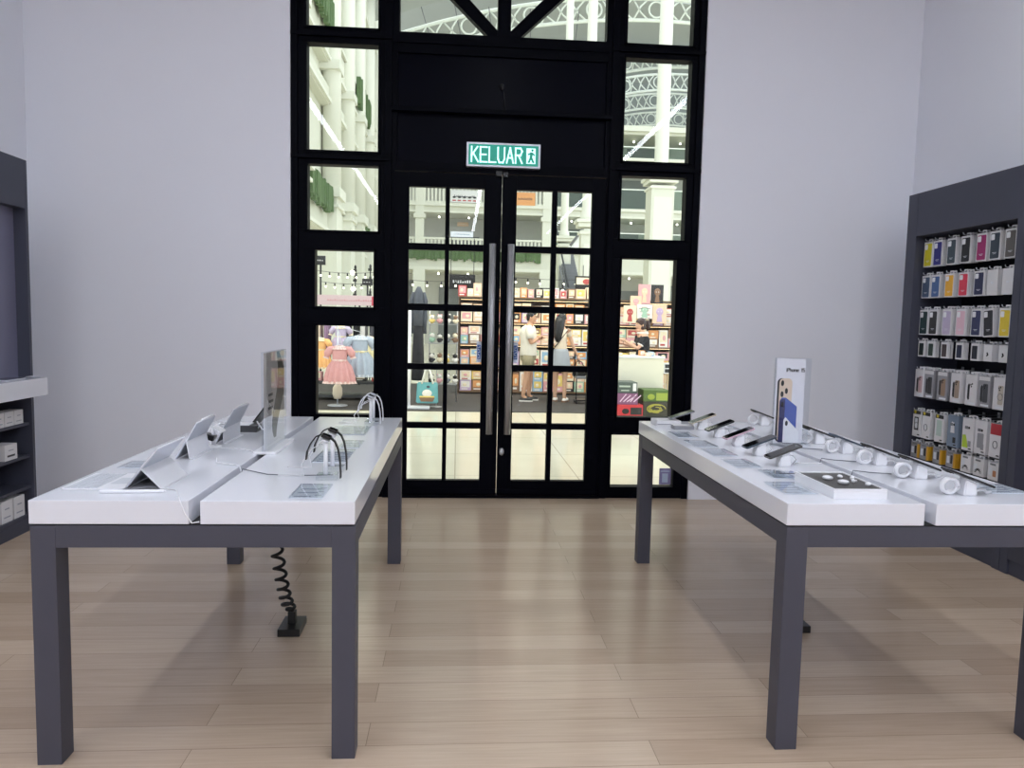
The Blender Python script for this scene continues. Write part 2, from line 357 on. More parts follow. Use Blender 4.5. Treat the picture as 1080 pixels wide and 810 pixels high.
# ------------------------------------------------------------------ display tables
def display_table(x0, xa, xb, x1, label):
    y0, y1 = 2.484, 4.625; cx = (x0 + x1) / 2; t = thing('display_table', label, 'table', (cx, y0, 0))
    L = .079; W = x1 - x0; D = y1 - y0
    for sx in (0, 1):
        for sy in (0, 1):
            X = -W / 2 if sx == 0 else W / 2 - L; Yy = 0 if sy == 0 else D - L
            MB().box(X, X + L, Yy, Yy + L, 0, .815, M_TFRAME, .002).build('leg', t)
    a = MB(); zb, zt = .742, .816
    a.box(-W / 2 + L, W / 2 - L, .001, L - .001, zb, zt, M_TFRAME, .002); a.box(-W / 2 + L, W / 2 - L, D - L + .001, D - .001, zb, zt, M_TFRAME, .002)
    a.box(-W / 2 + .001, -W / 2 + L - .001, L, D - L, zb, zt, M_TFRAME, .002); a.box(W / 2 - L + .001, W / 2 - .001, L, D - L, zb, zt, M_TFRAME, .002)
    a.box(xa - cx - .1, xb - cx + .1, L, D - L, .775, .812, M_TFRAME)
    a.build('apron', t)
    for s0, s1 in ((x0 - cx - .002, xa - cx), (xb - cx, x1 - cx - .003)):
        MB().box(s0, s1, -.002, D + .002, .8215, .9, M_TOP, .0035).build('tabletop', t)
    MB().box(-W / 2 + .012, W / 2 - .012, .012, D - .012, .8155, .8215, M_BLACK).build('shadow_gap_plate', t)
    return t
display_table(-1.373, -.871, -.834, -.328, 'white-topped grey display table carrying the tablets and smartwatches')
display_table(1.160, 1.660, 1.702, 2.204, 'white-topped grey display table carrying the rows of phones')
Z = .9
# floor power box with coiled black cord
def floor_box(x, y, label, dx):
    t = thing('floor_power_box', label, 'power box', (x, y, 0))
    MB().box(-.052, .052, -.085, .085, 0, .036, M_BLACK, .004).build('base', t)
    MB().box(-.018, .018, -.02, .02, .036, .095, M_BLACK, .003).build('socket', t)
    pts = []; n = 260; turns = 12
    for i in range(n + 1):
        u = i / n; z = .10 + .68 * (u ** 1.55); a = 2 * PI * turns * u
        r = .026 * min(1, u * 14, (1 - u) * 14 + .2)
        pts.append((dx * u ** .8 + r * math.cos(a), r * math.sin(a), z))
    MB().tube([(0, 0, .09)] + pts, .0082, M_BLACKM, 7).build('coiled_cord', t)
floor_box(-.772, 3.57, 'black floor power box with a coiled black cord under the tablet table', -.11)
floor_box(1.722, 3.56, 'black floor power box with a coiled black cord under the phone table', -.05)

# ------------------------------------------------------------------ tablet table: tablets
M_FOLIO = mat('white_folio', (232, 232, 238), 0.5, var=.015); M_FOLIOIN = mat('grey_folio_lining', (150, 150, 158), 0.7)
M_TABSCR = mat('tablet_screen', (30, 36, 48), 0.06, spec=.6)
def slab_between(mb, p, q, th, y0, y1, m, bev=.002):
    """flat slab along profile p->q in XZ, thickness th on its +normal side, spanning y"""
    p, q = Vector((p[0], 0, p[1])), Vector((q[0], 0, q[1])); d = q - p; a = math.atan2(d.z, d.x)
    mb.box(0, d.length, y0, y1, -th, 0, m, bev, M=TR(p.x, 0, p.z) @ RY(-a))
def tablet(label, loc, w, prof, flap, bodym, with_pencil=True, screen_m=None):
    """prof: (x,z) screen bottom & top, relative; flap: list of (x,z) for folio panel; width along y 0..w"""
    t = thing('tablet', label, 'tablet', loc, 0, 'tablets on the display table')
    b = MB(); slab_between(b, prof[0], prof[1], .007, 0, w, bodym); b.build('body', t)
    d = Vector((prof[1][0] - prof[0][0], prof[1][1] - prof[0][1])); n = Vector((-d.y, d.x)).normalized() * .0012; e = d.normalized() * .008
    s = MB(); slab_between(s, (prof[0][0] + n.x + e.x, prof[0][1] + n.y + e.y), (prof[1][0] + n.x - e.x, prof[1][1] + n.y - e.y), .001, .008, w - .008, screen_m or M_TABSCR, 0); s.build('screen', t)
    f = MB()
    for p, q in zip(flap, flap[1:]): slab_between(f, p, q, .0035, -.001, w + .001, M_FOLIO, .001)
    f.build('folio_cover', t)
    if with_pencil:
        p = MB(); q = prof[1]; p.cyl((q[0] + .004, .06, q[1] + .005), (q[0] + .004, .06 + .166, q[1] + .005), .0044, M_WHITE, seg=10)
        p.build('stylus', t)
    return t
TG = None
t1 = tablet('white-backed tablet propped on a folded cover behind a white keyboard', (-1.147, 2.645, Z), .25, ((.006, .008), (.113, .145)), [(.122, .145), (.060, .074), (.128, .004), (.135, .003)], M_SILVER, False)
m_ = MB(); slab_between(m_, (.118, .006), (.012, .002), .001, 0.002, .248, M_FOLIOIN, 0); m_.build('cover_lining', t1)
t2 = tablet('white-backed tablet with a white stylus along its top, second along the table', (-1.178, 3.2, Z), .25, ((.004, .006), (.088, .156)), [(.095, .156), (.052, .078), (.064, .004), (.08, .003)], M_SILVER)
t3 = tablet('silver-backed tablet clipped to a white security stand with stylus on top', (-1.13, 3.60, Z), .27, ((-.005, .008), (.075, .165)), [(.082, .165), (.036, .08), (.034, .004), (.05, .003)], M_SILVER)
t4 = tablet('dark-backed tablet leaning by the acrylic tower sign and dark box', (-1.115, 4.085, Z), .25, ((.0, .008), (.12, .17)), [], M_BLACK, False)
# keyboard
t = thing('keyboard', 'thin white tablet keyboard lying in front of the nearest tablet', 'keyboard', (-1.245, 2.755, Z))
t['label'] = 'thin white tablet keyboard lying flat at the table corner'
MB().rbox(.205, .262, .005, .01, M_FOLIO, TR(0, 0, .001), bev=.001).build('deck', t)
k = MB(); M_KEY = mat('pale_key', (205, 208, 216), .5)
for r in range(5):
    for c in range(13): k.box(-.092 + r * .022, -.092 + r * .022 + .018, -.122 + c * .0188, -.122 + c * .0188 + .0162, .006, .0078, M_KEY)
k.box(.028, .088, -.05, .05, .006, .0066, M_KEY); k.build('keys', t)
t = thing('stylus', 'white round-ended stylus lying along the table edge beside the keyboard', 'stylus', (-1.095, 2.588, Z + .0062), .07)
MB().tube([(-.104, 0, 0), (-.1, 0, 0), (.1, 0, 0), (.104, 0, 0)], [.003, .006, .006, .003], M_WHITE, 12).build('barrel', t)
MB().tube([(.104, 0, 0), (.112, 0, 0)], [.003, .0012], M_WHITE, 10).build('tip', t)
# security stand by the silver tablet
t = thing('security_stand', 'small white security stand with angled arm and black clamp behind the silver tablet', 'stand', (-1.115, 3.515, Z))
MB().lathe([(.0, 0), (.036, 0), (.036, .006), (.012, .012), (0, .012)], M_WHITE, 18).build('base', t)
a = MB(); a.tube([(0, 0, .01), (0, 0, .06), (-.004, 0, .09)], .009, M_WHITE, 10); a.tube([(-.004, 0, .09), (.02, .03, .105), (.035, .05, .10)], .006, M_WHITE, 8); a.build('arm', t)
a = MB(); a.box(-.045, .005, -.05, .02, .055, .063, M_WHITE, .002, RY(.55) @ TR(0, 0, .03)); a.box(-.05, -.005, -.03, .02, .03, .055, M_BLACK, .004, RY(.3)); a.build('clamp', t)
MB().tube([(-.03, .0, .03), (-.05, -.02, .012), (-.03, -.05, .004), (.03, -.05, .004), (.1, -.04, .003), (.16, -.08, .003), (.21, -.12, .003)], .0028, M_WHITE, 6).build('white_cable', t)
# dark box with white card stand
t = thing('display_box', 'dark flat box with a white lid standing behind the tablets', 'box', (-1.11, 4.02, Z))
MB().box(-.065, .07, -.05, .045, 0, .035, mat('dark_grey_box', (60, 60, 62), .6), .002).build('box_body', t)
MB().box(-.066, .03, -.05, .045, .035, .041, M_WHITE, .001).build('lid', t)
MB().tube([(.07, -.02, .02), (.085, -.05, .035), (.075, -.06, .06), (.1, -.06, .02), (.16, -.05, .006), (.19, -.06, .004)], .004, M_WHITE, 6).build('white_cable', t)
# cables on the table
for pts, lab in (([(-1.01, 3.22, .904), (-.98, 3.12, .904), (-.9, 3.08, .903), (-.867, 3.05, .9055), (-.853, 3.04, .86)], 'thin white cable running from behind the tablets into the slot'),
                 ([(-1.02, 2.64, .904), (-.96, 2.62, .904), (-.915, 2.52, .904), (-.897, 2.475, .906), (-.88, 2.474, .86), (-.858, 2.474, .828), (-.835, 2.476, .832)], 'thin white cable drooping over the table end beside the slot'),
                 ([(-.47, 2.9, .903), (-.6, 2.88, .903), (-.72, 2.9, .903), (-.836, 2.98, .9065), (-.85, 3.0, .87)], 'thin grey cable from the black-banded watch stand to the slot')):
    tag(MB().tube(pts, .0022, M_WHITE if 'white' in lab else M_GREY, 6).build('cable'), lab, 'cable', 'loose cables on the tablet table')
# acrylic tower sign, seen almost edge-on
t = thing('acrylic_sign', 'tall smoky acrylic tower sign with a dark swirl print on the tablet table', 'sign', (-.84, 3.52, Z))
MB().box(-.012, .012, -.19, .19, .012, .452, M_ACR, .002).build('acrylic_block', t)
M_POST = mat('smoky_grey_print', (162, 155, 152), .4, var=.12, scale=6)
MB().box(-.002, .002, -.186, .186, .16, .448, M_POST).build('print', t)
MB().box(-.002, .002, -.186, .186, .014, .16, mat('pale_grey_print', (222, 221, 224), .4)).build('lower_print', t)
M_SWIRL = mat('dark_brown_print', (38, 32, 32), .4, var=.3, scale=10)
sw = MB()
left = []; right = []
for k in range(15):
    u = k / 14; z = .05 + .395 * u
    c = .06 + .07 * math.sin(u * 5.2 - 2.0); ww = .02 + .055 * math.sin(PI * u) ** .8
    left.append((max(-.18, c - ww), z)); right.append((min(.18, c + ww), z))
for sx in (-.0032, .0022): sw.prism(left + right[::-1], sx, sx + .001, M_SWIRL, axis='x')
sw.build('swirl_picture', t)
tx = MB()
for k in range(3):
    for sx in (-.0033, .0023): tx.box(sx, sx + .001, -.12, -.045 + .01 * (k % 2), .19 + k * .03, .202 + k * .03, M_SWIRL)
tx.build('writing', t)
b = MB(); b.box(-.05, .05, -.19, .19, 0, .012, M_WHITE, .003); b.build('base', t)

# spec cards
def spec_card(x, y, w, d, rz, label, group, inks=3):
    t = thing('spec_card', label, 'card', (x, y, Z), rz, group)
    MB().box(-w / 2 + .004, w / 2 - .004, -d / 2 + .004, d / 2 - .004, .0004, .001, M_SHEET).build('printed_sheet', t)
    g = MB()
    for k in range(inks):
        yy = -d / 2 + .03 + k * (d - .05) / inks
        g.box(-w * .38, w * (.1 + .12 * (k % 3)), yy, yy + .012, .001, .0014, M_SHEETINK); g.box(w * .2, w * .38, yy + .02, yy + .03, .001, .0014, M_SHEETINK)
    g.build('printing', t)
    MB().box(-w / 2, w / 2, -d / 2, d / 2, .002, .006, M_ACR, .001).build('acrylic_cover', t)
    return t
wg = 'spec cards on the watch side'
spec_card(-.5, 2.62, .115, .215, 0, 'clear acrylic spec card at the end of the watch side, before the black-banded watches', wg)
spec_card(-.53, 3.3, .145, .31, 0, 'large clear acrylic spec card just behind the black-banded watches', wg, 5)
spec_card(-.5, 3.61, .1, .22, 0, 'clear acrylic spec card midway along the watch side', wg, 3)
spec_card(-.57, 4.06, .2, .3, 0, 'wide clear acrylic spec card in front of the white-banded watches', wg, 5)
spec_card(-1.24, 3.07, .17, .14, 0, 'clear acrylic spec card lying behind the white keyboard', wg, 2)
# smartwatches on stands
def watch_stand(y, label):
    t = thing('watch_stand', label, 'stand', (-.475, y, Z), 0, 'watch stands')
    MB().box(-.045, .034, -.03, .03, 0, .022, M_ACR, .003).build('base', t)
    MB().cyl((-.012, 0, .02), (-.012, 0, .143), .008, M_WHITE, seg=12).build('post', t)
    MB().lathe([(0, 0), (.017, 0), (.017, .006), (0, .006)], M_WHITE, 16, TR(-.014, 0, .146) @ RY(.35)).build('charging_puck', t)
    MB().tube([(-.012, .01, .14), (-.07, .036, .11), (-.11, .036, .05), (-.1, .036, .006), (-.2, .05, .004)], .0022, M_WHITE, 6).build('cable', t)
    return t
def watch(y, label, bm, fm, spread):
    t = thing('smartwatch', label, 'watch', (-.487, y, Z + .1565), 0, 'smartwatches on stands')
    MB().rbox(.038, .044, .011, .01, fm, RY(.35) @ TR(0, 0, .002), bev=.002).build('case', t)
    MB().rbox(.032, .038, .0012, .008, M_SCREEN, RY(.35) @ TR(0, 0, .0131)).build('screen', t)
    def strap(pts, wd):
        b = MB()
        for p, q in zip(pts, pts[1:]):
            d = Vector(q) - Vector(p); a = math.atan2(d.y, d.x)
            b.box(-.001, d.length + .001, -wd / 2, wd / 2, -.0022, .0022, bm, .001, TR(p[0], 0, p[1]) @ RY(-a))
        b.build('strap', t)
    strap([(.018, .002), (.034, -.012), (.046, -.04), (.053, -.08), (.056, -.125), (.056, -.15)], .024)
    strap([(-.018, .014), (-.036, .006), (-.055, -.02), (-.068, -.05), (-.072, -.08)], .024)
    return t
M_BANDW = mat('white_rubber_band', (225, 226, 232), .5)
for y, l1, l2 in ((2.83, 'clear-based watch stand holding the front black-banded watch', 'black-banded smartwatch on the foremost stand'), (2.985, 'clear-based watch stand holding the rear black-banded watch', 'black-banded smartwatch on the second stand')):
    watch_stand(y, l1); watch(y, l2, M_BLACKM, M_BLACK, 0)
for y, l1, l2 in ((4.30, 'clear-based watch stand holding the front white-banded watch', 'white-banded smartwatch, first of the pair towards the doors'), (4.45, 'clear-based watch stand holding the rear white-banded watch', 'white-banded smartwatch on the stand beside the table end by the doors')):
    watch_stand(y, l1); watch(y, l2, M_BANDW, M_SILVER, 0)

# ------------------------------------------------------------------ phone table
ordn = ['first', 'second', 'third', 'fourth', 'fifth', 'sixth', 'seventh', 'eighth', 'ninth', 'tenth']
M_PH = [mat('phone_back_' + n, c, .3) for n, c in (('sand', (200, 188, 168)), ('black', (28, 28, 32)), ('pink', (214, 180, 196)), ('slate', (60, 72, 86)), ('graphite', (70, 68, 66)))]
def phone(x, y, tilt, side, label, group, bm, length=.158):
    """tilted phone, its low end towards side*(+x)"""
    zc = Z + .062
    t = thing('phone', label, 'phone', (x, y, zc), 0, group)
    R = RY(tilt * side)
    MB().rbox(length, .073, .0075, .011, bm, R @ TR(0, 0, 0), bev=.0015).build('body', t)
    MB().rbox(length - .006, .067, .0006, .009, M_SCREEN, R @ TR(0, 0, .0075)).build('screen', t)
    c = MB(); c.rbox(.034, .034, .003, .008, bm, R @ TR(-side * (length / 2 - .024), .015, -.003))
    cb = c.build('camera_bump', t)
    for k in (-.008, .008): MB().lathe([(0, 0), (.0065, 0), (.0065, .002), (0, .002)], M_SCREEN, 12, R @ TR(-side * (length / 2 - .024), .015 + k, -.0048)).build('lens', cb)
def phone_stand(x, y, tilt, side, label, group, ring):
    t = thing('phone_stand', label, 'stand', (x, y, Z), 0, group)
    p = MB(); p.prism([(-.026, 0), (.028, 0), (.024, .062 + .003 - side * .024 * math.tan(tilt) - .012), (-.020, .062 + side * .020 * math.tan(tilt) - .009)], -.024, .024, M_WHITE)
    bmesh.ops.bevel(p.bm, geom=p.bm.edges[:], offset=.004, segments=2, affect='EDGES'); p.build('post', t)
    d = MB(); d.lathe([(0, -.007), (.026, -.007), (.026, -.001), (0, -.001)], M_WHITE, 18, TR(0, 0, .062) @ RY(tilt * side)); d.build('charging_puck', t)
    if ring:
        c = MB(); n = 56; pts = []
        for i in range(n + 1):
            a = 2 * PI * 1.7 * i / n; pts.append((-.07 + .029 * math.cos(a), -.012 + .018 * i / n, .035 + .028 * math.sin(a)))
        c.tube(pts + [(-.03, .008, .02), (-.02, .006, .03)], .0062, M_WHITE, 7)
        c.tube([(.03, .0, .012), (.05, .0, .022), (.075, .005, .02), (.085, .01, .006), (.12, .03, .004)], .005, M_WHITE, 7)
        c.build('coiled_cable', t)
    else:
        c = MB(); c.tube([(-.012, -.022, .05), (-.03, -.03, .018), (-.035, -.03, .003), (-.02, .02, .003), (.12, .05, .003), (.21, .06, .003)], .002, M_WHITE, 6)
        c.tube([(.02, .0, .04), (.05, .01, .045), (.07, .02, .025), (.06, .03, .004), (.1, .05, .004)], .0028, M_WHITE, 6); c.build('cable', t)
tl = .365
al = ['graphite-backed phone on a white stand, first from the dark-topped tray', 'slate-blue phone on a white stand, second from the dark-topped tray', 'pink-backed phone on a white stand, third from the dark-topped tray', 'black phone on a white stand, fourth from the dark-topped tray', 'sand-coloured phone on a white stand, fifth from the dark-topped tray']
for i, y in enumerate((3.17, 3.432, 3.70, 3.98, 4.268)):
    phone(1.446, y, tl, -1, al[i], 'phones on the aisle slab', [M_PH[4], M_PH[3], M_PH[2], M_PH[1], M_PH[0]][i])
    phone_stand(1.446, y, tl, -1, 'white phone stand, %s from the dark-topped tray, aisle row' % ordn[i], 'stands on the aisle slab', False)
for i, y in enumerate((2.63, 2.925, 3.217, 3.509, 3.793, 4.08, 4.50)):
    where = ['first from the table end', 'second from the table end', 'third from the table end', 'fourth from the table end', 'fifth from its end', 'sixth from its end', 'last by the doors'][i]
    phone(1.916, y, .345, 1, 'dark phone seen edge-on in the wall-side row, ' + where, 'phones on the wall slab', M_PH[1] if i != 3 else M_PH[3], .19 if i < 1 else .168)
    phone_stand(1.916, y, .345, 1, 'white looped-cable phone stand in the wall-side row, ' + where, 'stands on the wall slab', True)
cg = 'spec cards on the phone table'
cl = ['beside the dark-topped tray', 'under the graphite phone', 'in front of the slate-blue phone', 'in front of the pink phone', 'in front of the black phone', 'in front of the sand-coloured phone']
for i, (x, y, w, d) in enumerate(((1.272, 2.715, .125, .2), (1.335, 2.97, .1, .17), (1.272, 3.205, .12, .19), (1.268, 3.478, .12, .19), (1.262, 3.735, .12, .2), (1.262, 4.03, .12, .2))):
    spec_card(x, y, w, d, 0, 'clear acrylic spec card lying flat ' + cl[i], cg, 4)
t = thing('spec_block', 'low clear acrylic block with a dark strip beside the dark-topped tray', 'card', (1.345, 2.935, Z + .0062))
MB().box(-.05, .05, -.035, .035, 0, .012, M_ACR, .001).build('acrylic_block', t)
MB().box(-.03, .048, -.03, -.022, .0125, .0145, M_BLACK).build('dark_strip', t)
spec_card(2.11, 2.72, .16, .16, 0, 'clear acrylic spec card at the wall side end of the phone table', cg, 3)
for i, (y, lab) in enumerate(((3.02, 'thin white cable crossing the wall slab beside the tray'), (3.3, 'thin white cable crossing the wall slab behind the tray'), (3.62, 'thin white cable crossing the wall slab below the acrylic sign'))):
    tag(MB().tube([(1.69, y + .02, .88), (1.698, y + .02, .9075), (1.76, y, .9035), (1.84, y - .03, .9035)], .0022, M_GREY, 6).build('cable'), lab, 'cable', 'loose cables on the phone table')
# white product boxes at the corner by the doors
t = thing('product_box', 'white carton at the door corner of the phone table', 'box', (1.285, 4.47, Z))
MB().box(-.075, .075, -.07, .07, 0, .032, M_WHITECARD, .002).build('carton', t)
MB().box(-.07, .02, -.0712, -.07, .008, .012, M_GREY).build('print_line', t)
t = thing('product_box', 'small grey-sided carton beside the white carton on the phone table', 'box', (1.335, 4.29, Z))
MB().box(-.06, .06, -.035, .035, 0, .022, mat('grey_carton', (140, 140, 146), .5), .002).build('carton', t)
MB().box(-.06, .06, -.035, .035, .022, .024, M_WHITECARD).build('lid', t)
phone(1.375, 4.45, .30, -1, 'grey phone lying across the white carton by the doors', 'phones on the aisle slab', mat('phone_back_grey', (125, 128, 138), .3))
# dark topped tray with white earbud pieces
t = thing('display_tray', 'white display tray with a dark recessed top on the phone table', 'tray', (1.456, 2.702, Z))
tr = MB(); tr.box(-.1, .1, -.157, .157, 0, .03, M_WHITE, .003)
tr.box(-.1, -.093, -.157, .157, .03, .038, M_WHITE, .002); tr.box(.093, .1, -.157, .157, .03, .038, M_WHITE, .002); tr.box(-.093, .093, -.157, -.15, .03, .038, M_WHITE, .002); tr.box(-.093, .093, .15, .157, .03, .038, M_WHITE, .002)
tr.build('tray_body', t)
MB().box(-.093, .093, -.15, .15, .03, .0335, mat('dark_grey_tray_top', (84, 82, 80), .5)).build('recessed_top', t)
eb = [((-.035, .02), (.032, .036, .014), 'white oval earbud case in the tray, by the aisle side'), ((-.012, -.055), (.034, .034, .014), 'white oval earbud case in the tray, at the front'), ((.03, .05), (.02, .03, .010), 'white bent earbud lying at the back of the tray'),
      ((.04, -.03), (.016, .024, .010), 'small white earbud lying mid tray'), ((.062, .02), (.018, .022, .010), 'small white earbud by the slot side of the tray'), ((.066, -.085), (.022, .026, .010), 'white rounded earbud at the front slot corner of the tray')]
for (x, y), s, lab in eb:
    t = thing('earbud_case' if s[0] > .03 else 'earbud', lab, 'earbuds', (1.456 + x, 2.702 + y, Z + .0335), random.uniform(-.5, .5), 'earbuds in the display tray')
    if s[0] > .03:
        s = tuple(q * .62 for q in s); MB().ball((0, 0, s[2]), s, M_WHITE).build('case_body', t); MB().tube([(s[0] * 1.0 * math.cos(a), s[1] * 1.0 * math.sin(a), s[2] * 1.25) for a in [k * 2 * PI / 24 for k in range(24)]], .0007, M_GREY, 5, True).build('lid_seam', t)
    else:
        s = tuple(q * .75 for q in s); MB().ball((0, 0, s[2]), (s[0] * .6, s[1] * .55, s[2]), M_WHITE).build('bud', t); MB().tube([(0, 0, s[2]), (s[0] * .7, s[1] * .4, s[2]), (s[0], s[1] * .9, s[2] * .7)], .0045, M_WHITE, 8).build('stem', t)
# acrylic phone sign
t = thing('acrylic_sign', 'clear acrylic tower sign with iPhone 15 print standing among the phones', 'sign', (1.722, 3.715, Z))
MB().box(-.092, .092, -.012, .012, .012, .455, M_ACR, .002).build('acrylic_block', t)
MB().box(-.086, .066, -.001, .001, .014, .45, mat('pale_poster_print', (226, 224, 230), .45)).build('poster', t)
pm = Matrix.Translation((0, -.0012, 0)) @ RX(PI / 2)
g = MB(); letters(g, 'iPhone 15', .017, .0095, M_SWIRL, TR(-.035, -.0012, .385) @ RX(PI / 2), .16, .3); g.build('title', t)
pc = MB(); M_PBE = mat('poster_beige', (222, 200, 178), .5); M_PBL = mat('poster_blue', (72, 92, 165), .5); M_PBD = mat('poster_dark_blue', (38, 40, 88), .5); M_PW = mat('poster_white_phone', (236, 236, 240), .5)
pc.rbox(.072, .33, .0006, .022, M_BLACK, TR(-.042, -.0010, .185) @ RX(PI / 2)); pc.rbox(.068, .33, .0006, .022, M_PBE, TR(-.034, -.0017, .185) @ RX(PI / 2))
pc.build('beige_phone_picture', t)
pc = MB(); pc.prism([(-.062, .018), (-.062, .235), (-.052, .25), (-.03, .25), (.03, .205), (.03, .018)], -.0032, -.0024, M_PBL); pc.prism([(-.063, .018), (-.063, .23), (-.055, .243), (-.034, .243), (-.034, .018)], -.0036, -.0032, M_PBD); pc.build('blue_phone_picture', t)
pc = MB(); pc.prism([(-.038, .018), (-.038, .135), (-.028, .15), (.045, .075), (.045, .018)], -.0044, -.0038, M_PW); pc.build('white_phone_picture', t)
pc = MB()
for x, z, r, y in ((-.052, .325, .010, -.0024), (-.052, .268, .010, -.0024), (-.030, .285, .010, -.0024), (-.048, .215, .009, -.0044), (-.022, .118, .009, -.0052)):
    pc.lathe([(0, 0), (r, 0), (r, .0008), (0, .0008)], M_BLACK, 14, TR(x, y, z) @ RX(PI / 2) @ Matrix.Diagonal((.8, 1.5, 1, 1)))
pc.build('camera_lens_picture', t)
MB().box(-.1, .1, -.035, .035, 0, .012, M_ACR, .002).build('base', t)
# ------------------------------------------------------------------ accessory wall
def wall_bay(name, label, y0, y1, ph):
    """dark display bay on the right-hand wall; ph: thickness of its side panels (near, far)"""
    t = thing(name, label, 'cabinet', (3.455, y0, 0)); D = XR - 3.455 - .004; W = y1 - y0
    MB().box(0, D, 0, ph[0], 0, 2.54, M_DARKCAB, .002).build('side_panel', t)
    MB().box(0, D, W - ph[1], W, 0, 2.54, M_DARKCAB, .002).build('side_panel', t)
    MB().box(.001, D, ph[0], W - ph[1], 2.218, 2.54, M_DARKCAB, .002).build('header_panel', t)
    MB().box(D - .02, D, ph[0], W - ph[1], .3, 2.218, M_DARKIN).build('back_panel', t)
    MB().box(.012, D, ph[0], W - ph[1], 0, .095, M_DARKCAB, .002).build('plinth', t)
    MB().box(.0, D - .02, ph[0], W - ph[1], .095, .30, M_DARKCAB, .004).build('base_drawer', t)
    return t
bay1 = wall_bay('accessory_cabinet', 'tall anthracite wall cabinet hung with rows of phone cases', 4.398, 5.618, (.066, .118))
bay2 = wall_bay('accessory_cabinet', 'second anthracite wall cabinet with red packs, mostly cut off by the frame', 3.10, 4.394, (.118, .066))
XF = 3.52
def hooks(cab, cx, ys, z, n):
    for y in ys:
        h = MB(); h.tube([(XR - .03, y, z), (XF - .02, y, z), (XF - .030, y, z + .004), (XF - .034, y, z + .016)], .0028, M_SILVER, 6)
        h.box(XR - .03, XR - .024, y - .012, y + .012, z - .02, z + .02, M_SILVER)
        o = h.build('hook', cab); o.location = (-cab.location.x, -cab.location.y, 0)
HK = []
def pack(label, group, w, h, d, body, parts, y, z, name='phone_case_pack', cat='phone case', tilt=0.0, x=XF, ww=None):
    """package hanging on the wall: front faces -x. local: x depth, y across (far side +), z up from the bottom"""
    t = thing(name, label, cat, (x, y, z), 0, group)
    MB().box(0, d, -w / 2, w / 2, 0, h, body, .0012).build('carton', t)
    tb = MB(); hh = ww or w * .42; a = -.1 * w
    tb.prism([(a - hh / 2, h), (a - hh / 2, h + .017), (a - hh / 2 + .004, h + .021), (a + hh / 2 - .004, h + .021), (a + hh / 2, h + .017), (a + hh / 2, h), (a + .012, h), (a + .012, h + .011), (a - .012, h + .011), (a - .012, h)], d * .5 - .001, d * .5 + .001, M_WHITECARD, axis='x'); tb.build('hang_tab', t)
    prev = None
    for nm, f in parts:
        b = MB(); f(b, w, h); o = b.build(nm, prev if nm in ('camera_cutout', 'camera_lenses') and prev is not None else t); prev = o if nm in ('case_window', 'case_face') else prev
    HK.append((y + a - math.sin(tilt) * h, z + h + .0048))
    if tilt: t.rotation_euler = (tilt, 0, 0)
    return t
def back_row(proto, n, step, label, y=None):
    for k in range(1, n + 1): copy_tree(proto, loc=(proto.location.x + k * step, proto.location.y, proto.location.z), label=label, group='boxes behind on the hooks')
def colored(name, c, rough=.5): return mat(name, c, rough, var=.05, scale=60)
def case_parts(m, cam=True, tx=True):
    def window(b, w, h): b.rbox(w * .82, h * .88, .0012, .008, m, TR(-.0002, 0, h * .485) @ RZ(PI / 2) @ RX(PI / 2) @ RY(PI))
    def cutout(b, w, h): b.rbox(w * .32, h * .2, .0012, .006, M_WHITE, TR(-.0016, w * .21, h * .79) @ RZ(PI / 2) @ RX(PI / 2) @ RY(PI))
    def text(b, w, h): b.box(-.0022, -.0013, -.018, .018, h * .24, h * .255, M_SHEET); b.box(-.0022, -.0013, -.012, .012, h * .2, h * .212, M_SHEET)
    p = [('case_window', window)]
    if cam: p.append(('camera_cutout', cutout))
    if tx: p.append(('print', text))
    return p
PY = [5.438, 5.325, 5.17, 5.02, 4.862, 4.735, 4.594]
R1 = [('yellow', (212, 200, 40)), ('royal navy', (34, 34, 120)), ('dark slate', (52, 68, 78)), ('black', (24, 26, 34)), ('magenta', (158, 24, 100)), ('blue-grey', (44, 58, 72)), ('brown-grey', (92, 88, 86))]
R2 = [('slate blue', (74, 90, 118)), ('denim blue', (72, 104, 156)), ('amber', (234, 174, 52)), ('coral red', (222, 62, 88)), ('midnight navy', (36, 42, 80)), None, None]
R3 = [('dark green', (28, 54, 56)), ('charcoal', (44, 42, 44)), ('lilac', (196, 184, 212)), ('pale pink', (232, 194, 208)), ('navy', (50, 56, 94)), ('tilted black', (36, 36, 44)), ('bright yellow', (232, 204, 60))]
for row, (data, zb, hh, rn) in enumerate(((R1, 1.985, .188, 'top row'), (R2, 1.753, .168, 'second row'), (R3, 1.478, .188, 'third row'))):
    for i, y in enumerate(PY):
        if data[i] is None:
            ti = 'plain white case carton, %s, %s' % (rn, 'beside the midnight navy one' if i == 5 else 'last before the divider')
            p = pack(ti, 'phone case packs', .1, hh, .024, M_WHITECARD, [('print', lambda b, w, h: (b.box(-.001, 0, -.012, .012, h * .45, h * .52, M_SHEET)))], y, zb)
            bl = 'white carton hanging behind the plain white cartons of the second row'
        else:
            nm, c = data[i]
            p = pack('%s phone case in a white windowed pack, %s' % (nm, rn), 'phone case packs', .1, hh, .019, M_WHITECARD, case_parts(colored('case_' + nm.replace(' ', '_'), c)), y, zb, tilt=-.09 if nm == 'tilted black' else 0)
            bl = 'white-edged pack hanging behind the %s case, %s' % (nm, rn)
        back_row(p, 3 if (row, i) in ((2, 2), (2, 3)) else (2 if (row, i) in ((0, 3), (1, 3), (2, 5)) else 1), .022, bl)
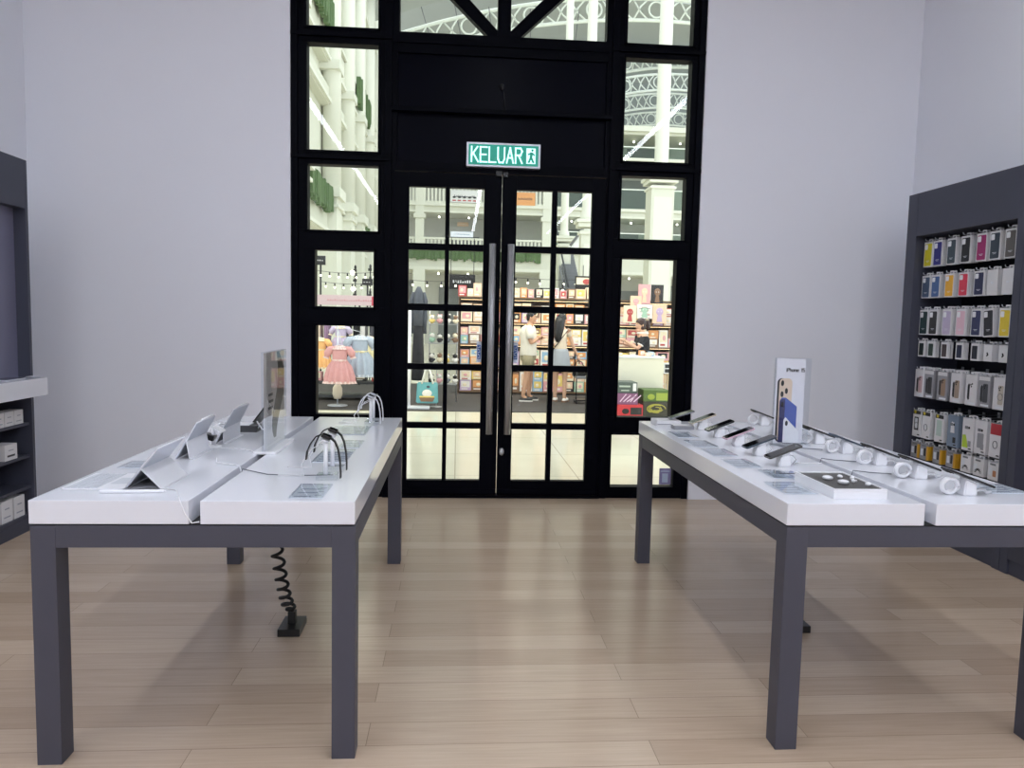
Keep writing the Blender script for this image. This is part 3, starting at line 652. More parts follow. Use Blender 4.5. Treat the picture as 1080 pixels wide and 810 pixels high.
# row 4: small wallets and adapters
R4 = [('dark green', (30, 46, 48)), ('bottle green', (34, 58, 50)), ('dark brown', (52, 40, 42)), ('deep navy', (30, 36, 66)), ('blue-black', (24, 28, 44)), None, None]
for i, y in enumerate(PY):
    yy = y + (.005 if i < 3 else -.008)
    if R4[i] is None:
        f = lambda b, w, h: b.tube([(-.001, .004, h * .52), (-.001, -.004, h * .4), (-.001, .006, h * .33)], .005, M_BLACK, 6)
        p = pack('small white adapter box with a black cable picture, fourth row, ' + ('beside the blue-black wallet' if i == 5 else 'last before the divider'), 'small boxes in the fourth row', .078, .112, .03, M_WHITECARD, [('cable_picture', f)], yy, 1.314, 'adapter_box', 'adapter')
        bl = 'white adapter box hanging behind another on the fourth row'
    else:
        nm, c = R4[i]; mm = colored('wallet_' + nm.replace(' ', '_').replace('-', '_'), c)
        p = pack('%s wallet in a small white windowed box, fourth row' % nm, 'small boxes in the fourth row', .076, .118, .02, M_WHITECARD, [('window', lambda b, w, h, mm=mm: b.rbox(w * .68, h * .76, .0012, .004, mm, TR(-.0002, 0, h * .48) @ RZ(PI / 2) @ RX(PI / 2) @ RY(PI)))], yy, 1.312, 'wallet_box', 'wallet')
        bl = 'small white box hanging behind the %s wallet, fourth row' % nm
    back_row(p, 1 if i < 5 else 2, .031 if R4[i] is None else .023, bl)
# row 5: clear-front packs with pictures of cases
M_PK = mat('glossy_pale_pack', (224, 222, 226), .3, var=.05); M_PKG = mat('glossy_grey_pack', (150, 150, 156), .3, var=.08)
R5 = [('rose-tinted', M_PK, (206, 176, 178), (30, 28, 30)), ('dark smoke', M_PKG, (58, 58, 62), (40, 40, 44)), ('brown', M_PKG, (156, 128, 104), (62, 52, 44)), ('beige-cased', M_PK, (168, 148, 130), (34, 32, 36)), ('clear-cased', M_PK, (226, 224, 228), (34, 34, 38)), ('black armoured', M_PKG, (64, 66, 72), (44, 46, 50)), ('sand ring-backed', M_PK, (192, 182, 170), (60, 56, 54))]
for i, y in enumerate(PY):
    nm, bm, c1, c2 = R5[i]; m1 = colored('case5_%d' % i, c1, .35); m2 = colored('case5_dark_%d' % i, c2, .35)
    def side(b, w, h, m2=m2): b.prism([(.032, .05), (.032, .135), (.022, .15), (.012, .14), (.012, .04), (.022, .035)], -.002, -.001, m2, axis='x')
    def face(b, w, h, m1=m1): b.rbox(.046, .125, .001, .009, m1, TR(-.0005, -.014, h * .46) @ RZ(PI / 2) @ RX(PI / 2) @ RY(PI))
    def cam(b, w, h):
        for dy, dz in ((.002, .142), (-.012, .148), (-.004, .13)): b.lathe([(0, 0), (.006, 0), (.006, .001), (0, .001)], M_BLACK, 10, TR(-.0012, dy, dz) @ RY(-PI / 2))
    def ring(b, w, h): b.tube([(-.0018, -.012 + .022 * math.cos(a), .085 + .022 * math.sin(a)) for a in [k * 2 * PI / 24 for k in range(24)]], .0018, M_GREY, 5, True)
    def head(b, w, h): b.box(-.0012, 0, -w / 2 + .004, w / 2 - .004, h - .03, h - .004, M_WHITECARD); b.box(-.0014, 0, -w / 2 + .006, w / 2 - .03, .008, .022, M_SHEET)
    parts = [('case_face', face), ('camera_lenses', cam), ('header_card', head)]
    parts.insert(1, ('ring_picture', ring) if i == 6 else ('case_side', side))
    p = pack('%s phone case pictured on a glossy pack, fifth row' % nm, 'glossy case packs in the fifth row', .11, .21, .022, bm, parts, y, 1.005, ww=.07)
    back_row(p, 2, .025, 'glossy pack hanging behind the %s case, fifth row' % nm)
# row 6
M_LIME = colored('lime_print', (178, 206, 60)); M_REDP = colored('red_print', (176, 30, 48)); M_BLUEG = colored('blue_grey_pack', (122, 138, 158)); M_YL = colored('yellow_print', (214, 196, 60))
R6 = ['white-topped black-framed', 'white ring-print', 'white mint-print', 'blue-grey', 'lime-cornered', 'pale grey', 'red-topped']
for i, y in enumerate(PY):
    z0, h = (.70, .20) if i < 3 else (.69, .225)
    bm = [M_WHITECARD, M_WHITECARD, M_WHITECARD, M_BLUEG, M_PK, M_PK, M_PK][i]
    def p1(b, w, h, i=i):
        if i < 3: b.box(-.001, 0, -w / 2 + .004, w / 2 - .004, h - .028, h - .002, M_BLACK); b.lathe([(0, 0), (.013, 0), (.013, .001), (0, .001)], M_YL, 14, TR(-.001, .022, h - .012) @ RY(-PI / 2))
        elif i == 3: b.prism([(.02, .16), (.012, .18), (-.012, .175), (-.02, .1), (.022, .1)], -.001, 0, M_WHITECARD, axis='x')
        elif i == 4: b.prism([(.05, .02), (.05, .105), (.02, .11), (.0, .06), (-.01, .02)], -.001, 0, M_LIME, axis='x')
        elif i == 5: b.rbox(.06, .1, .001, .008, M_PKG, TR(-.0002, 0, .09) @ RZ(PI / 2) @ RX(PI / 2) @ RY(PI))
        else: b.box(-.001, 0, -.05, .05, h - .075, h - .002, M_REDP)
    def p2(b, w, h, i=i):
        if i == 0: b.box(-.0014, 0, -.022, .028, .05, .15, M_BLACK); b.box(-.002, -.0012, -.012, .018, .06, .14, M_SHEET)
        if i == 2: b.box(-.0014, 0, -.028, .028, .045, .16, colored('mint_print', (190, 208, 200)))
        if i in (0, 1, 6): b.tube([(-.002, .0 + .02 * math.cos(a), .085 + .024 * math.sin(a)) for a in [k * 2 * PI / 24 for k in range(24)]], .0024, M_GREY, 5, True)
        if i in (3, 4, 5): b.box(-.0014, 0, -.035, -.006, .03, .07, M_BLACK if i == 3 else M_PKG); b.box(-.0014, 0, .0, .03, .15, .17, M_GREY); b.lathe([(0, 0), (.009, 0), (.009, .001), (0, .001)], M_BLACK, 10, TR(-.001, -.012, .16) @ RY(-PI / 2))
        b.box(-.0016, 0, -.04, -.015, .012, .02, M_BLACK)
    p = pack('%s accessory pack, sixth row' % R6[i], 'accessory packs in the sixth row',   .098 if i < 3 else .112, h, .024, bm, [('print', p1), ('picture', p2)], y, z0, 'accessory_pack', 'accessory', ww=.05)
    back_row(p, 1, .026, 'pack hanging behind the %s accessory, sixth row' % R6[i])
# row 7
M_AMB = colored('amber_edge', (210, 158, 40))
for i, y in enumerate(PY):
    nm = ['first grey-and-amber', 'second grey-and-amber', 'third grey-and-amber', 'fourth grey-and-amber', 'white arch-print', 'white dark-arch', 'white tan-print'][i]
    bm = M_PKG if i < 4 else M_WHITECARD
    def q1(b, w, h, i=i):
        if i < 4: b.box(-.001, .03, -w / 2 - .001, -w / 2 + .022, 0.002, h - .012, M_AMB); b.box(-.0014, 0, -.02, .0, .03, .09, M_BLACK)
        elif i < 6:
            for a in range(8): b.box(-.004, .004, -.0015, .0015, 0, .014, M_BLACK, M=TR(-.0005, 0, .02) @ RX(math.radians(-80 + a * 23)) @ TR(0, 0, .018))
        else: b.rbox(.03, .04, .001, .006, colored('tan_print', (186, 128, 92)), TR(-.0005, -.012, .045) @ RZ(PI / 2) @ RX(PI / 2) @ RY(PI))
    def q2(b, w, h): b.box(-.0014, 0, .012, .04, .03, .08, M_SHEET); b.box(-.0014, 0, -.02, .03, h - .02, h - .008, M_GREY)
    p = pack('%s small pack, lowest row, counted from the far end' % nm if i < 4 else '%s small pack in the lowest row' % nm, 'packs in the lowest row', .1, .118, .03, bm, [('print', q1), ('label_area', q2)], y, .54, 'accessory_pack', 'accessory', ww=.05)
    back_row(p, 1, .032, 'small pack hanging behind the %s one, lowest row' % nm)
for hy, hz in HK: hooks(bay1, 3.455, [hy], hz, 1)
HK.clear()
# second bay packs at the edge of the view
for y, z, h, bm, lab, nm in ((4.205, 1.02, .3, M_PKG, 'grey boxed accessory at the edge of the second cabinet, above the red packs', 'accessory_pack'), (4.205, .70, .215, M_REDP, 'large red boxed accessory on the second cabinet', 'accessory_pack'), (4.20, .50, .15, M_REDP, 'smaller red boxed accessory hanging low on the second cabinet', 'accessory_pack')):
    p = pack(lab, 'packs on the second cabinet', .125, h, .04, bm, [('picture', lambda b, w, h, bm=bm: b.box(-.0012, 0, -.035, .035, h * .15, h * .75, M_DARKIN if bm is M_REDP else M_SHEET)), ('label_area', lambda b, w, h: b.box(-.0014, 0, .0, .05, .008, .03, M_WHITECARD))], y, z, nm, 'accessory')
    HK2 = HK.pop(); hooks(bay2, 3.455, [HK2[0]], HK2[1], 1)

# ------------------------------------------------------------------ wall unit on the other side
t = thing('wall_unit', 'tall anthracite wall unit with a white counter and box shelves', 'cabinet', (XL + .003, 3.6, 0))
XU = .477; YU = 1.765      # depth (towards the room) and length (along y)
MB().box(0, XU, YU - .03, YU, 0, 2.515, M_DARKCAB, .002).build('side_panel', t)
MB().box(0, XU, 0, .03, 0, 2.515, M_DARKCAB, .002).build('side_panel', t)
MB().box(0, XU - .001, .03, YU - .03, 2.193, 2.515, M_DARKCAB, .002).build('header_panel', t)
MB().box(XU - .10, XU - .08, .03, YU - .03, 1.054, 2.193, M_LAV).build('back_panel', t)
MB().box(0, .02, .03, YU - .03, .0, .93, M_DARKIN).build('lower_back_panel', t)
MB().box(0, XU - .004, .03, YU - .03, 0, .085, M_DARKCAB, .002).build('plinth', t)
for z in (.305, .52, .745): MB().box(.02, XU - .02, .03, YU - .03, z - .02, z, M_DARKCAB, .002).build('shelf', t)
MB().box(.02, XU - .01, .03, YU - .03, .085, .115, M_DARKCAB, .002).build('shelf', t)
MB().box(XU - .2, XU + .095, -.05, YU, .934, 1.054, M_TOP, .004).build('counter', t)
n = 0
for xs, y, z, w, d, h, lab in ((0, 5.235, .745, .1, .09, .095, 'small white box at the doorward end of the upper shelf'), (0, 5.128, .745, .1, .09, .095, 'small white box second along the upper shelf'), (0, 5.02, .745, .1, .09, .095, 'small white box third along the upper shelf'),
                               (0, 5.125, .52, .14, .1, .105, 'white box with a dark stripe alone on the middle shelf'), (0, 5.20, .115, .12, .1, .145, 'white box at the doorward end of the bottom shelf'), (0, 5.06, .115, .12, .1, .145, 'white box second along the bottom shelf'), (0, 4.92, .115, .12, .1, .145, 'white box third along the bottom shelf')):
    b = thing('product_box', lab, 'box', (-2.985, y, z), 0, 'white boxes on the wall unit')
    MB().box(-d / 2, d / 2, -w / 2, w / 2, 0, h, M_WHITECARD, .002).build('carton', b)
    g = MB(); g.box(d / 2, d / 2 + .0008, -w * .3, w * .3, h * .22, h * (.34 if 'stripe' in lab else .28), M_BLACK if 'stripe' in lab else M_SHEETINK); g.box(d / 2, d / 2 + .0008, -w * .2, w * .2, h * .6, h * .66, M_SHEETINK); g.build('printing', b)
    if z < .2: 
        hm = MB(); hm.box(-.006, .006, -.02, .02, h, h + .018, M_WHITECARD, .003); hm.build('hang_tab', b)
t = thing('tablet', 'flat grey tablet lying on the white wall counter', 'tablet', (-2.96, 5.12, 1.054))
MB().rbox(.16, .22, .007, .012, M_SILVER, bev=.002).build('body', t); MB().rbox(.15, .205, .0008, .008, M_TABSCR, TR(0, 0, .007)).build('screen', t)
t = thing('card_holder', 'small clear card holder on the white wall counter beside the flat tablet', 'card holder', (-2.86, 5.26, 1.054))
MB().box(-.03, .03, -.04, .04, 0, .012, M_ACR, .002).build('block', t); MB().box(-.025, .025, -.035, .035, .0125, .0135, M_SHEET).build('card', t)

# ------------------------------------------------------------------ mall outside
M_CREAM = mat('cream_plaster', (216, 216, 203), .7, var=.015, scale=2); M_CREAM2 = mat('cream_trim', (226, 226, 215), .7, var=.01)
M_GINT = mat('grey_gallery_wall', (204, 203, 198), .8, var=.05, scale=2); M_GDK = mat('dark_shopfront', (58, 60, 64), .5, var=.15, scale=2)
M_PLANT = mat('hanging_green_plants', (88, 112, 72), .8, var=.35, scale=6); M_ROOF = mat('grey_roof_sheet', (176, 180, 180), .7, var=.05, scale=1)
M_TRUSS = mat('white_truss_paint', (240, 244, 238), .5, var=.01); M_MAT = mat('dark_kiosk_mat', (62, 58, 56), .9, var=.12, scale=20)
fl = MB().box(-30, 40, 6.42, 90, -.1, 0, tile_mat('mall_tiles', (240, 232, 208), (234, 226, 202), 1.2, .12)).build('mall_floor'); fl['kind'] = 'structure'
# back gallery facade at y = 45 and the side facade at x = -4.6
def gallery(mb, x0, x1, y, deep, rail=True):
    mb.box(x0, x1, y, y + .5, 4.45, 5.65, M_CREAM); mb.box(x0, x1, y - .12, y + .5, 4.45, 4.62, M_CREAM2); mb.box(x0, x1, y - .12, y + .5, 5.55, 5.72, M_CREAM2)
    mb.box(x0, x1, y, y + deep, 7.87, 8.3, M_CREAM); mb.box(x0, x1, y - .14, y + .3, 8.18, 8.36, M_CREAM2); mb.box(x0, x1, y - .06, y + .3, 7.80, 7.92, M_CREAM2)
    mb.box(x0, x1, y, y + deep, 10.85, 11.3, M_CREAM); mb.box(x0, x1, y - .14, y + .3, 11.2, 11.36, M_CREAM2); mb.box(x0, x1, y, y + deep, 12.75, 13.1, M_CREAM); mb.box(x0, x1, y - .25, y + .4, 12.9, 13.2, M_CREAM2)
    mb.box(x0, x1, y + deep, y + deep + .3, 0, 13, M_GINT); mb.box(x0, x1, y, y + deep, 5.55, 5.65, M_GINT); mb.box(x0, x1, y, y + deep, 4.4, 4.5, M_CREAM)
    for xx, ww in ((-2.31, .5), (1.9, .5), (5.25, .56), (9.0, .5), (12.2, .5), (15.6, .5), (19, .5)):
        if x0 < xx < x1:
            mb.box(xx - ww / 2, xx + ww / 2, y - .1, y + .35, 5.65, 12.9, M_CREAM2); mb.box(xx - ww / 2 - .1, xx + ww / 2 + .1, y - .16, y + .4, 0, 4.5, M_CREAM2)
            mb.box(xx - ww / 2 - .1, xx + ww / 2 + .1, y - .18, y + .4, 7.45, 7.7, M_CREAM2)
g = MB(); gallery(g, -4.6, 26, 45, 3)
bal = MB()
def balustrade(mb, x0, x1, y, z0, z1, step):
    mb.box(x0, x1, y - .06, y + .06, z1 - .12, z1, M_CREAM2); mb.box(x0, x1, y - .06, y + .06, z0, z0 + .1, M_CREAM2)
    x = x0
    while x < x1: mb.box(x, x + step * .5, y - .03, y + .03, z0, z1, M_CREAM2); x += step
balustrade(bal, -4.5, 5.0, 45.0, 5.65, 6.35, .22); balustrade(bal, -4.5, 5.0, 45.0, 8.36, 9.5, .22)
fac = struct(g, 'facade_wall'); bal.build('balustrade', fac); fac['kind'] = 'structure'
gr = MB(); gr.box(5.6, 26, 44.96, 45.0, 5.72, 6.9, glass('green_tint_glass', (232, 242, 236))); gr.box(5.6, 26, 44.96, 45.0, 8.36, 9.5, glass('green_tint_glass')); gr.box(5.6, 26, 44.93, 45.02, 6.88, 6.94, M_TRUSS); gr.box(5.6, 26, 44.93, 45.02, 9.48, 9.54, M_TRUSS); gr.box(5.6, 26, 44.96, 45.0, 11.36, 12.0, glass('green_tint_glass')); gr.box(5.6, 26, 44.93, 45.02, 11.98, 12.04, M_TRUSS); gr.build('glass_railing', fac)
sh = MB(); M_SHF = mat('gallery_shopfront', (128, 131, 132), .5, var=.2, scale=1.2)
for x0, x1, z0, z1 in ((-.5, 1.3, 5.9, 6.75), (6.4, 8.4, 5.9, 7.4), (10, 11.5, 6.0, 7.3), (6.2, 8.0, 8.6, 10.4), (10.2, 12, 8.6, 10.6), (10.6, 12.4, 11.5, 12.6), (12.9, 16, 1.2, 4), (8, 12, .2, 3.6), (-4, -2.8, .4, 3.9), (-1.2, 1.4, .4, 3.6)): sh.box(x0, x1, 47.9, 47.99, z0, z1, M_SHF)
sh.build('shopfront_panels', fac)
gl_ = MB()
for x in (-3.5, -1.2, .6, 3.2, 6.9, 8.0, 10.6, 13.5):
    for z in (7.7, 10.75, 12.6, 4.3): gl_.ball((x, 46.2, z), .06, mat('downlight_glow', (255, 250, 235), .5, emit=6))
gl_.build('downlight', fac)
def planter(x0, x1, y0, y1, z0, z1, label, axis):
    """long trough of trailing plants: a dense set of drooping leaf strips"""
    b = MB(); rnd = random.Random(int(x0 * 10 + y0)); L_ = (x1 - x0) if axis == 'x' else (y1 - y0); n = int(L_ / .12)
    for i in range(n):
        u = (i + .5) / n; zz = z0 + rnd.uniform(0, .28) * (z1 - z0); zt = z1 + rnd.uniform(-.04, .12) * (z1 - z0); wd = .075
        if axis == 'x': b.box(x0 + u * L_ - wd, x0 + u * L_ + wd, y0 - .10 - rnd.uniform(0, .1), y0, zz, zt, M_PLANT, .02)
        else: b.box(x0, x0 + .1 + rnd.uniform(0, .1), y0 + u * L_ - wd, y0 + u * L_ + wd, zz, zt, M_PLANT, .02)
    o = b.build('hanging_plants'); tag(o, label, 'plants', 'green planter strips on the mall balconies', 'stuff'); return o
planter(-4.4, 4.9, 44.98, 44.98, 4.95, 5.6, 'green trailing plants along the first balcony of the far gallery', 'x')
# side facade with pilasters
s = MB(); SX = -4.6
s.box(SX - 3, SX - 2.6, 12, 45, 0, 20, M_GINT); s.box(SX - .4, SX, 12, 45, 4.4, 5.5, M_CREAM); s.box(SX - .4, SX, 12, 45, 8.9, 9.5, M_CREAM); s.box(SX - .4, SX, 12, 45, 10.3, 11.5, M_CREAM); s.box(SX - .4, SX, 12, 45, 15.5, 17.5, M_CREAM)
s.box(SX - .35, SX - .3, 12, 45, 0, 17.5, M_CREAM)
for z in (4.45, 5.55, 8.95, 10.35, 11.55, 15.6): s.box(SX - .2, SX + .1, 12, 45, z, z + .12, M_CREAM2)
for y in (14.2, 18.6, 21.6, 27.6, 31.2, 34.6, 38.4, 42):
    s.box(SX - .3, SX + .32, y - .55, y + .55, 0, 6.0, M_CREAM2); s.box(SX - .3, SX + .45, y - .72, y + .72, 5.7, 6.05, M_CREAM2); s.box(SX - .3, SX + .40, y - .65, y + .65, 5.35, 5.45, M_CREAM2)
    s.cyl((SX + .05, y, 6.05), (SX + .05, y, 17.5), .34, M_CREAM2, .3, 16); s.box(SX - .3, SX + .4, y - .5, y + .5, 10.1, 10.4, M_CREAM2)
side = struct(s, 'gallery_wall')
dw = MB()
for y in (16.4, 20.1, 24.6, 29.4, 32.9, 36.5, 40.2):
    for z0, z1 in ((6.2, 8.6), (11.8, 15.0)): dw.box(SX - .3, SX - .24, y - .5, y + .5, z0, z1, M_GINT)
    dw.box(SX - .3, SX - .2, y - .04, y + .04, 0, 4.3, M_GDK)
dw.build('window_recess', side)
for y0, y1, z0, z1, lab in ((22.6, 27.0, 5.0, 5.9, 'green trailing plants on the side gallery, first balcony, doorward bay'), (35.4, 37.8, 4.95, 5.8, 'green trailing plants on the side gallery, first balcony, far bay'), (33.6, 38.0, 10.6, 11.8, 'green trailing plants on the side gallery, upper balcony, far bay'), (23.6, 27.0, 11.0, 12.1, 'green trailing plants on the side gallery, upper balcony, doorward bay')):
    planter(SX + .1, SX + .1, y0, y1, z0, z1, lab, 'y')
# free-standing columns
def column(x, y, pw, pz, r, top, label):
    t = thing('mall_pillar', label, 'column', (x, y, 0), 0, 'cream columns in the atrium')
    p = MB(); p.box(-pw / 2, pw / 2, -pw / 2, pw / 2, 0, pz - .3, M_CREAM, .01); p.box(-pw / 2 + .08, pw / 2 - .08, -pw / 2 - .015, pw / 2 + .015, .5, pz - .7, M_CREAM2); p.build('pedestal', t)
    c = MB(); c.box(-pw / 2 - .05, pw / 2 + .05, -pw / 2 - .05, pw / 2 + .05, pz - .42, pz - .34, M_CREAM2, .01); c.box(-pw / 2 - .1, pw / 2 + .1, -pw / 2 - .1, pw / 2 + .1, pz - .22, pz - .1, M_CREAM2, .02); c.box(-pw / 2 - .16, pw / 2 + .16, -pw / 2 - .16, pw / 2 + .16, pz - .1, pz, M_CREAM2, .02); c.build('cap', t)
    MB().lathe([(r * 1.35, pz), (r * 1.35, pz + .12), (r * 1.05, pz + .25), (r, pz + .4), (r * .9, top)], M_CREAM2, 24).build('shaft', t)
column(6.95, 26, .80, 6.56, .235, 19.5, 'tall cream column with a broad square pedestal, seen through the sidelight by the phone table')
column(4.475, 32, .54, 5.13, .165, 18.5, 'slim cream column beside the grey stairs, seen through the keyhole door leaf')
column(3.73, 22, .36, 4.5, .145, 17.5, 'cream column standing nearest the escalator, at the edge of the keyhole door leaf')
# stairs and escalator
t = thing('stairs', 'dark grey stairs between two cream columns in the mall', 'stairs', (4.6, 29.4, 0))
b = MB()
for k in range(20): b.box(-.25, .35, k * .18, k * .18 + .22, 2.4 + k * .12, 2.52 + k * .12, M_GREY, .01)
b.build('steps', t); MB().tube([(-.3, -.2, 2.9), (-.3, 3.8, 5.6)], .04, M_GDK, 8).build('handrail', t); MB().prism([(-.1, 0), (-.1, 2.4), (3.8, 4.8), (3.8, 4.5)], -.34, -.28, M_GREY, axis='x').build('stringer', t)
t = thing('escalator', 'white-sided escalator rising behind the cream columns', 'escalator', (4.57, 28, 0))
MB().prism([(-.38, 4.28), (-.38, 4.36), (.40, 5.42), (.62, 5.72), (.62, 4.28)], 0, .9, mat('escalator_white_panel', (238, 240, 240), .4)).build('side_panel', t)
MB().tube([(-.42, -.05, 4.36), (.40, -.05, 5.5), (.62, -.05, 5.8)], .05, M_GREY, 8).build('handrail', t)
MB().box(.05, .6, .2, .7, 0, 4.28, M_CREAM).build('support', t)
# vaulted roof: lattice arches and sheet strips
AX, AR, AZ = 11.0, 42.0, 19.3
for i, (y, AX, AR, AZ) in enumerate(((42, 11.0, 42.0, 19.3), (50, 15.0, 20.0, 19.6), (57, 16.5, 20.0, 20.3), (64, 18.0, 20.0, 21.0), (71, 19.5, 20.0, 21.4))):
    t = thing('roof_arch', 'white lattice roof arch, %s back from the doors' % ordn[i], 'roof arch', (AX, y, 0), 0, 'lattice roof arches')
    ch = MB(); n = 44; a0, a1 = (-.5, .42) if AR > 30 else (-.75, .75)
    def ap(a, r): return (r * math.sin(a), 0, AZ - AR + r * math.cos(a))
    for r, rr in ((AR, .10), (AR - 1.15, .10)): ch.tube([ap(a0 + (a1 - a0) * k / n, r) for k in range(n + 1)], rr, M_TRUSS, 6)
    ch.build('chords', t)
    wb = MB()
    for k in range(n):
        a = a0 + (a1 - a0) * k / n; b2 = a0 + (a1 - a0) * (k + 1) / n; m = (a + b2) / 2
        if k % 4 == 3: wb.tube([(ap(m, AR - .575)[0] + .42 * math.cos(q), 0, ap(m, AR - .575)[2] + .42 * math.sin(q)) for q in [j * 2 * PI / 16 for j in range(16)]], .055, M_TRUSS, 5, True)
        else:
            wb.tube([ap(a, AR), ap(m, AR - .75), ap(b2, AR - 1.15)], .05, M_TRUSS, 5); wb.tube([ap(a, AR - 1.15), ap(m, AR - .4), ap(b2, AR)], .05, M_TRUSS, 5)
    wb.build('lattice', t)
AX, AR, AZ = 11.0, 42.0, 19.3
rf = MB()
for y0, y1 in ((37.5, 41.2), (44.0, 49.6)):
    n = 24
    for k in range(n):
        a = -.5 + .92 * k / n; b2 = -.5 + .92 * (k + 1) / n; R2_ = AR + .7
        P0 = (AX + R2_ * math.sin(a), AZ - AR + R2_ * math.cos(a)); P1 = (AX + R2_ * math.sin(b2), AZ - AR + R2_ * math.cos(b2))
        rf.prism([P0, P1, (P1[0], P1[1] + .1), (P0[0], P0[1] + .1)], y0, y1, M_ROOF)
for x in (-2.2, -.4, 1.4, 3.6, 6.2): rf.box(x, x + .035, 37.5, 37.54, 17.2, 20, M_GREY); rf.tube([(x, 41, 18), (x + .6, 47, 17.4)], .03, M_GREY, 5)
struct(rf, 'roof')
struct(MB().box(-12, 60, 76, 76.5, 0, 27, mat('grey_gable_panel', (150, 156, 156), .8, var=.04, scale=.6)), 'mall_wall')
struct(MB().box(-12, 60, 49.6, 76, 25.5, 25.8, M_ROOF), 'atrium_roof')
# ------------------------------------------------------------------ toy kiosk opposite the doors
struct(MB().box(-3.6, 5.6, 12.3, 17.5, 0, .012, M_MAT), 'mat_floor')
M_KBACK = mat('kiosk_dark_back', (84, 66, 52), .7, var=.1); M_KBOARD = mat('kiosk_board', (112, 88, 66), .6, var=.1)
KX0, KX1, KY = .02, 4.9, 15.25
BOARDS = [.06, .56, 1.02, 1.47]
t = thing('kiosk_shelving', 'long brown kiosk shelving filled with toy cartons', 'shelf', (KX0, KY, .012)); W = KX1 - KX0
MB().box(0, W, .45, .48, 0, 1.95, M_KBACK).build('back_panel', t)
for z in BOARDS: MB().box(0, W, 0, .45, z - .03, z, M_KBOARD, .003).build('shelf_board', t)
for x in (0, W - .03): MB().box(x, x + .03, .0, .45, 0, 1.95, M_KBACK, .003).build('upright', t)
M_WARM = mat('warm_shelf_fill', (255, 214, 160), .5, var=0, emit=2.6)
for z in BOARDS[1:] + [1.95]: MB().box(.05, W - .05, .003, .023, z - .037, z - .031, M_WARM).build('fill_strip', t)  # glowing strips added under the boards to warm the kiosk's light
PAL = [('orange', (226, 160, 104)), ('peach', (236, 202, 174)), ('pink', (224, 166, 170)), ('cream', (238, 224, 196)), ('red', (184, 78, 76)), ('yellow', (232, 204, 118)), ('brown', (136, 104, 82)), ('white', (238, 232, 226)), ('lilac', (196, 170, 206)), ('mint', (166, 200, 178)), ('black', (44, 40, 42)), ('sky-blue', (150, 186, 214))]
WGT = [7, 10, 8, 9, 2, 4, 5, 8, 2, 2, 3, 2]
CM = {n: mat('toy_' + n.replace('-', '_'), c, .55, var=.12, scale=14) for n, c in PAL}
rk = random.Random(11)
protos = {}
def toy_carton(n, n2, w, d, h, loc, label, group):
    t = thing('toy_carton', label, 'toy box', loc, 0, group)
    MB().box(-w / 2, w / 2, 0, d, 0, h, CM[n], .004).build('carton', t)
    MB().box(-w * .38, w * .38, -.002, 0, h * .3, h * .9, CM[n2]).build('art_panel', t)
    g = MB(); g.box(-w * .34, w * .2, -.004, -.002, h * .1, h * .2, CM['white'] if n != 'white' else CM['red']); g.ball((rk.uniform(-.1, .1) * w, -.002, h * .55), (w * .18, .004, h * .16), CM['cream' if n2 != 'cream' else 'pink'], u=10, v=6); g.build('art_print', t)
    return t
BN = ['bottom', 'second', 'third', 'top']
ORD = ordn + ['eleventh', 'twelfth', 'thirteenth', 'fourteenth', 'fifteenth', 'sixteenth', 'seventeenth', 'eighteenth', 'nineteenth', 'twentieth', 'twenty-first', 'twenty-second', 'twenty-third', 'twenty-fourth', 'twenty-fifth', 'twenty-sixth']
for bi, z in enumerate(BOARDS):
    x = KX0 + .045; k = 0
    while x < KX1 - .25:
        w = rk.choice((.16, .19, .21, .24, .27)); zz = .0135 + z; top = zz + (.44, .40, .39, .42)[bi]
        tiers = 1 if rk.random() < .22 else 2
        for ti in range(tiers):
            n, n2 = rk.choices(PAL, WGT)[0][0], rk.choices(PAL, WGT)[0][0]
            if bi == 3 and x < .8: n = ('cream', 'peach', 'yellow')[(k + ti) % 3]
            h = (top - .0135 - z - .012) * rk.uniform(.82, 1) if tiers == 1 else ((.23, .2, .2, .21)[bi] * rk.uniform(.88, 1.0) if ti == 0 else min((.21, .19, .18, .2)[bi] * rk.uniform(.8, 1), top - zz - .012))
            lab = '%s toy carton with %s art, %s kiosk board, %s along%s' % (n, n2, BN[bi], ORD[k], '' if tiers == 1 else (', lower' if ti == 0 else ', upper'))
            toy_carton(n, n2, w - .008, .3, h, (x + w / 2, KY + .04 + .012 * rk.random(), zz), lab, 'toy cartons on the kiosk shelving')
            zz += h + .0015
        x += w + rk.uniform(.0, .015); k += 1
